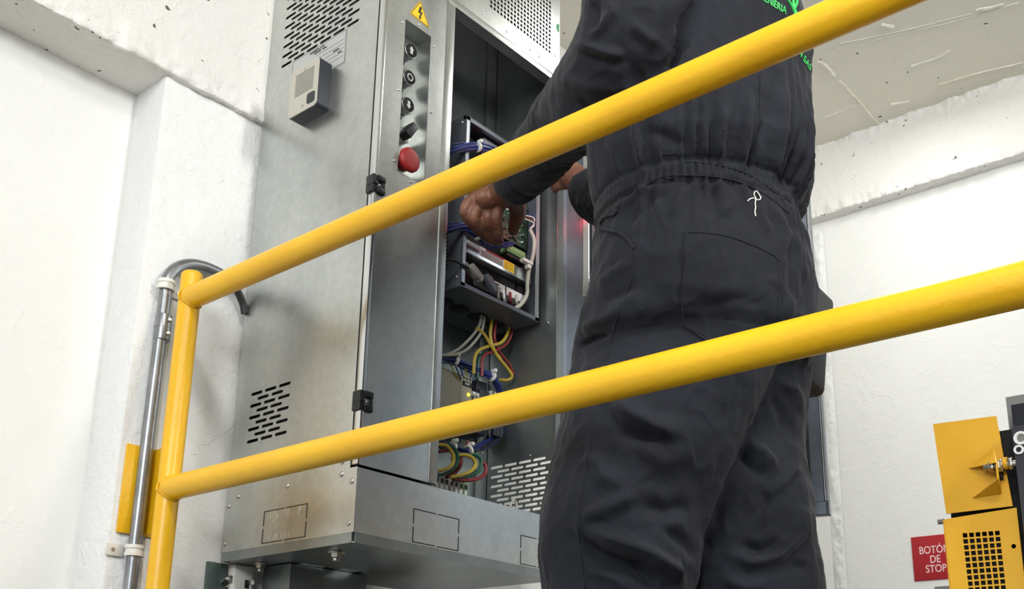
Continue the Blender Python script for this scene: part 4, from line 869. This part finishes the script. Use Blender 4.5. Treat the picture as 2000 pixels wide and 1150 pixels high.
# world-space copy for projecting seams, pocket and print
vw = g.co.copy(); pf = np.empty(len(me.loops), np.int32); me.loops.foreach_get('vertex_index', pf)
polys = [list(p.vertices) for p in me.polygons]
bvh = BVHTree.FromPolygons([Vector(v) for v in vw], polys)
def hit(px, py):
    d = Vector(ray(px, py)).normalized(); loc, nrm, i, ds = bvh.ray_cast(Vector((0, 0, 0)), d)
    if loc is None: return None, None
    if nrm.dot(d) > 0: nrm = -nrm
    return loc, nrm
def seam(name, path, r, mt, lift=0, n=10, par=None):
    out = []
    P2 = spline([Vector((x, y, 0)) for x, y in path], n)
    for p in P2:
        l, nn = hit(p.x, p.y)
        if l is not None and (not out or (l - out[-1]).length < .05): out.append(l + nn * lift)
    if len(out) > 2: return build(name, b_tube(bmesh.new(), out, r, 8), mt, par or cov, smooth=True)
def patch(name, poly, lift, mt, step=3.0, par=None):
    bm = bmesh.new(); xs = [p[0] for p in poly]; ys = [p[1] for p in poly]
    # smooth polar grid from the centre keeps the outline crisp
    cx_, cy_ = sum(xs) / len(xs), sum(ys) / len(ys); outl = []
    for (a, b) in zip(poly, poly[1:] + poly[:1]):
        k = max(2, int(math.hypot(b[0] - a[0], b[1] - a[1]) / step)); outl += [(a[0] + (b[0] - a[0]) * i / k, a[1] + (b[1] - a[1]) * i / k) for i in range(k)]
    nr = 34; rings_ = []
    for r in list(np.linspace(.06, .985, nr)) + [1.0, 1.003]:
        row = []
        for x, y in outl:
            l, nn = hit(cx_ + (x - cx_) * r, cy_ + (y - cy_) * r)
            if l is None: return None
            row.append(bm.verts.new(l + nn * (lift if r < 1.001 else -.002)))
        rings_.append(row)
    n = len(outl)
    for a, b in zip(rings_, rings_[1:]):
        for k in range(n): bm.faces.new((a[k], b[k], b[(k + 1) % n], a[(k + 1) % n]))
    bm.faces.new(rings_[0]); return build(name, bm, mt, par or cov, smooth=.9)
pk = patch('back_pocket', [(1342, 444), (1372, 445), (1403, 449), (1450, 462), (1503, 486), (1521, 500), (1525, 548), (1521, 610), (1512, 662), (1440, 690), (1374, 664), (1332, 636), (1333, 560), (1337, 500)], .0030, M_fab)
seam('pocket_hem', [(1343, 455), (1403, 460), (1450, 473), (1503, 497), (1520, 511)], .0011, M_fab, .0032)
seam('pocket_stitch', [(1340, 450), (1336, 540), (1338, 630), (1378, 658)], .0009, M_fab, .0032)
seam('pocket_stitch', [(1515, 505), (1519, 560), (1515, 620)], .0009, M_fab, .0032)
seam('pocket_opening', [(1207, 402), (1203, 418), (1184, 424), (1174, 436), (1176, 447), (1196, 452), (1214, 458), (1228, 470), (1240, 486)], .0026, M_fab, .0015)
seam('side_seam', [(1240, 486), (1236, 540), (1215, 590), (1200, 640), (1188, 690)], .0013, M_fab)
seam('side_seam', [(1160, 800), (1148, 880), (1138, 960), (1130, 1040), (1142, 1150)], .0011, M_fab)
seam('flank_seam', [(1283, 205), (1281, 260), (1290, 310), (1294, 343)], .0014, M_fab)
seam('waist_seam', [(1262, 362), (1294, 345), (1340, 343), (1400, 346), (1450, 358), (1500, 384), (1540, 416)], .0014, M_fab)
seam('waist_stitch', [(1330, 316), (1380, 318), (1440, 332), (1490, 356), (1530, 392)], .0010, M_fab)
seam('waist_tab', [(1292, 302), (1328, 303), (1328, 342), (1294, 344), (1292, 302)], .0010, M_fab, n=5)
seam('back_seam', [(1486, 120), (1485, 190), (1482, 260), (1478, 320)], .0013, M_fab)
seam('sleeve_cuff_hem', [(985, 338), (995, 362), (1015, 380), (1045, 386)], .0014, M_fab)
# loose white thread on the waist
zt = lambda x, y: (1040 + x / 2.397, 280 + y / 2.397)
seam('loose_thread', [zt(*p) for p in [(1007, 274), (1018, 262), (1034, 260), (1048, 268), (1062, 266), (1068, 256), (1060, 240), (1050, 227), (1040, 232), (1036, 246), (1044, 262), (1041, 285), (1043, 305), (1039, 322), (1043, 344)]], .0010, M_thread, .0016, 6)
# printed lettering wrapped on the back
def wrap_text(nm, s, size, pa, pb, align, spacing=1):
    me2 = text_mesh(s, 1, .0003, 'RIGHT', .012, spacing); bmt = bmesh.new(); bmt.from_mesh(me2); bmesh.ops.triangulate(bmt, faces=bmt.faces)
    du = (pb[0] - pa[0], pb[1] - pa[1])
    for v in list(bmt.verts):
        x_, y_ = pb[0] + v.co.x * du[0] + v.co.y * size[0], pb[1] + v.co.x * du[1] + v.co.y * size[1]
        l, nn = hit(x_, y_)
        if l is None or l.y > 2: bmt.verts.remove(v); continue
        v.co = l + nn * (.0010 + v.co.z)
    build(nm, bmt, M_green, cov)
wrap_text('back_lettering', 'INGENIERIA', (2, -19), (1523, 15), (1535, 22), 'RIGHT')
wrap_text('back_lettering', 'M SAS', (5, -15), (1574, 121), (1583, 135), 'RIGHT')
for path in ([(1534, -8), (1541, 4), (1548, 16), (1552, 28), (1551, 40)], [(1550, -8), (1549, 4), (1551, 16), (1556, 29), (1560, 40)], [(1544, -10), (1556, 2), (1550, 20)]):
    seam('back_emblem', path, .0026, M_green, .0004)
# tool pouch on the far hip
b = bmesh.new(); b_box(b, -.030, .026, -.050, .050, -.098, .085, .014, 4); pc = at(1569, 660, 1, 1.635); b.transform(Matrix.Translation(pc) @ Matrix.Rotation(math.radians(-7), 4, 'X') @ Matrix.Rotation(math.radians(4), 4, 'Y')); pouch = build('tool_pouch', b, mat('pouch_black', lin(24, 24, 26), .5), man, smooth=.7)
b = bmesh.new(); b_box(b, -.028, .030, -.053, .053, .0, .093, .010, 3); b.transform(Matrix.Translation(pc) @ Matrix.Rotation(math.radians(-7), 4, 'X') @ Matrix.Rotation(math.radians(4), 4, 'Y')); build('flap', b, mat('pouch_flap', lin(58, 58, 58), .6), pouch, smooth=.7)
# ---- body: one continuous skin with head, arms and two hands
bm = bmesh.new()
v_loft(bm, [(-.82, 1.44, .62, .11, .15), (-.82, 1.44, .86, .10, .14), (-.80, 1.44, 1.05, .11, .15), (-.80, 1.44, 1.24, .10, .155), (-.802, 1.44, 1.31, .07, .10), (-.805, 1.44, 1.345, .055, .06)], 24)
limb(bm, [(Vector((-.805, 1.44, 1.30)), .056), (Vector((-.825, 1.44, 1.40)), .055)])
hc = Vector((-.855, 1.44, 1.475)); ball(bm, hc, .1, (.98, .76, 1.15)); ball(bm, hc + Vector((-.035, 0, -.055)), .062, (1, .88, 1)); ball(bm, hc + Vector((-.072, 0, -.088)), .024, (1, 1, .8))
ball(bm, hc + Vector((-.100, 0, -.018)), .016, (1.1, .8, 1.5)); ball(bm, hc + Vector((-.088, 0, .015)), .02, (.7, 2.4, .6)); ball(bm, hc + Vector((-.090, 0, -.058)), .012, (.9, 1.9, .7))
for s in (-1, 1): ball(bm, hc + Vector((.008, s * .078, -.012)), .026, (.7, .35, 1.2)); ball(bm, hc + Vector((-.085, s * .032, .0)), .012)
for leg_ in (ll, rl_):
    limb(bm, [(Vector((r[0], r[1], r[2])), rr) for r, rr in zip(leg_[2:], [.085, .08, .075, .062, .058, .058, .056, .05, .042, .040, .040])], 16, 3)
limb(bm, [(p, r * .5) for p, r in arm_l[:-2]] , 16, 3)
limb(bm, [(p, r * .5) for p, r in arm_r[:-1]], 16, 3)
# left hand, thumb and fingers closed in a pinch at the circuit board
def H(px, py, X): return at(px, py, 0, X)
wr = arm_l[-2][0]
limb(bm, [(arm_l[-3][0], .030), (wr, .029), (H(985, 368, -1.375), .030)], 18)
hub = H(968, 380, -1.41)
limb(bm, [(H(990, 366, -1.36), .029), (H(975, 378, -1.40), .028), (H(955, 390, -1.43), .022)], 18)
ball(bm, H(950, 390, -1.425), .028, (.8, 1.1, .75))
F = [([(950, 378, -1.445), (920, 392, -1.462), (908, 414, -1.470), (926, 442, -1.480), (948, 462, -1.487), (964, 473, -1.490)], (.0170, .0145, .0128, .0115, .0105, .0090)),
     ([(958, 386, -1.435), (936, 404, -1.448), (926, 426, -1.455), (944, 450, -1.466), (962, 468, -1.474), (975, 476, -1.480)], (.0170, .0145, .0130, .0115, .0105, .0088)),
     ([(970, 392, -1.420), (956, 410, -1.432), (953, 430, -1.438), (964, 450, -1.448), (972, 464, -1.456), (979, 472, -1.462)], (.0160, .0138, .0122, .0108, .0098, .0084)),
     ([(980, 396, -1.405), (974, 412, -1.415), (972, 428, -1.420), (975, 444, -1.430), (978, 458, -1.438)], (.0145, .0122, .0108, .0096, .0078))]
for pts_, rs_ in F: limb(bm, [(H(*p), r) for p, r in zip(pts_, rs_)], 14, 5)
limb(bm, [(H(992, 374, -1.385), .027), (H(1008, 392, -1.410), .0225), (H(1011, 414, -1.432), .0190), (H(1006, 434, -1.450), .0165), (H(1002, 451, -1.464), .0125)], 16, 5)
# right hand reaching for the door edge
wr2 = arm_r[-1][0]; limb(bm, [(arm_r[-2][0], .030), (wr2, .030), (A(1128, 350, 1.70), .031), (A(1112, 340, 1.705), .030)], 16)
for (dx, dy, r) in ((0, -15, .0100), (-1, -4, .0104), (0, 8, .0100), (3, 19, .0088)):
    limb(bm, [(A(1112 + dx, 341 + dy * .9, 1.705), .0135), (A(1098 + dx, 344 + dy, 1.712), r + .001), (A(1087 + dx, 351 + dy * .8, 1.722), r), (A(1081 + dx, 360 + dy * .7, 1.735), r - .0015)], 12, 4)
limb(bm, [(A(1120, 326, 1.695), .015), (A(1106, 318, 1.690), .0125), (A(1094, 326, 1.70), .0100)], 12, 4)
me = remeshed(bm, .0027); gb = NP(me); gb.smooth(8, .5)
Nb = gb.normals(); hx = (gb.co[:, 0] < -1.2)
cr = .0007 * fbm(gb.co[hx], (70, 70, 120), 3); gb.co[hx] += Nb[hx] * cr[:, None]; gb.put()
body = link('body', me, M_skin, man, smooth=True)
# nails
for p, n_ in (((964, 474, -1.4955), 0), ((975, 477, -1.4860), 0)):
    pass
b = bmesh.new(); bmesh.ops.create_icosphere(b, subdivisions=4, radius=.108, matrix=Matrix.Translation(hc + Vector((.012, 0, .018))) @ Matrix.Diagonal((.98, .80, 1.10, 1)))
bmesh.ops.bisect_plane(b, geom=b.verts[:] + b.edges[:] + b.faces[:], plane_co=hc + Vector((-.03, 0, -.01)), plane_no=Vector((-.75, 0, -.65)).normalized(), clear_outer=True)
for v in b.verts: v.co += (v.co - hc).normalized() * .006 * noise.noise(v.co * 45)
build('hair', b, M_hair, man, smooth=True)
for nm, r in (('boot', ll[-1]), ('boot', rl_[-1])):
    b = bmesh.new(); b_box(b, r[0] - .20, r[0] + .09, r[1] - .05, r[1] + .05, ZP + .001, ZP + .03, .012, 3); ball(b, Vector((r[0] - .12, r[1], ZP + .045)), .055, (1.3, .85, .75)); limb(b, [(Vector((r[0], r[1], ZP + .05)), .052), (Vector((r[0], r[1], ZP + .14)), .05)], 16, 3)
    mb_ = remeshed(b, .006); q_ = NP(mb_); q_.smooth(5); q_.put(); link(nm, mb_, M_boot, man, smooth=True)
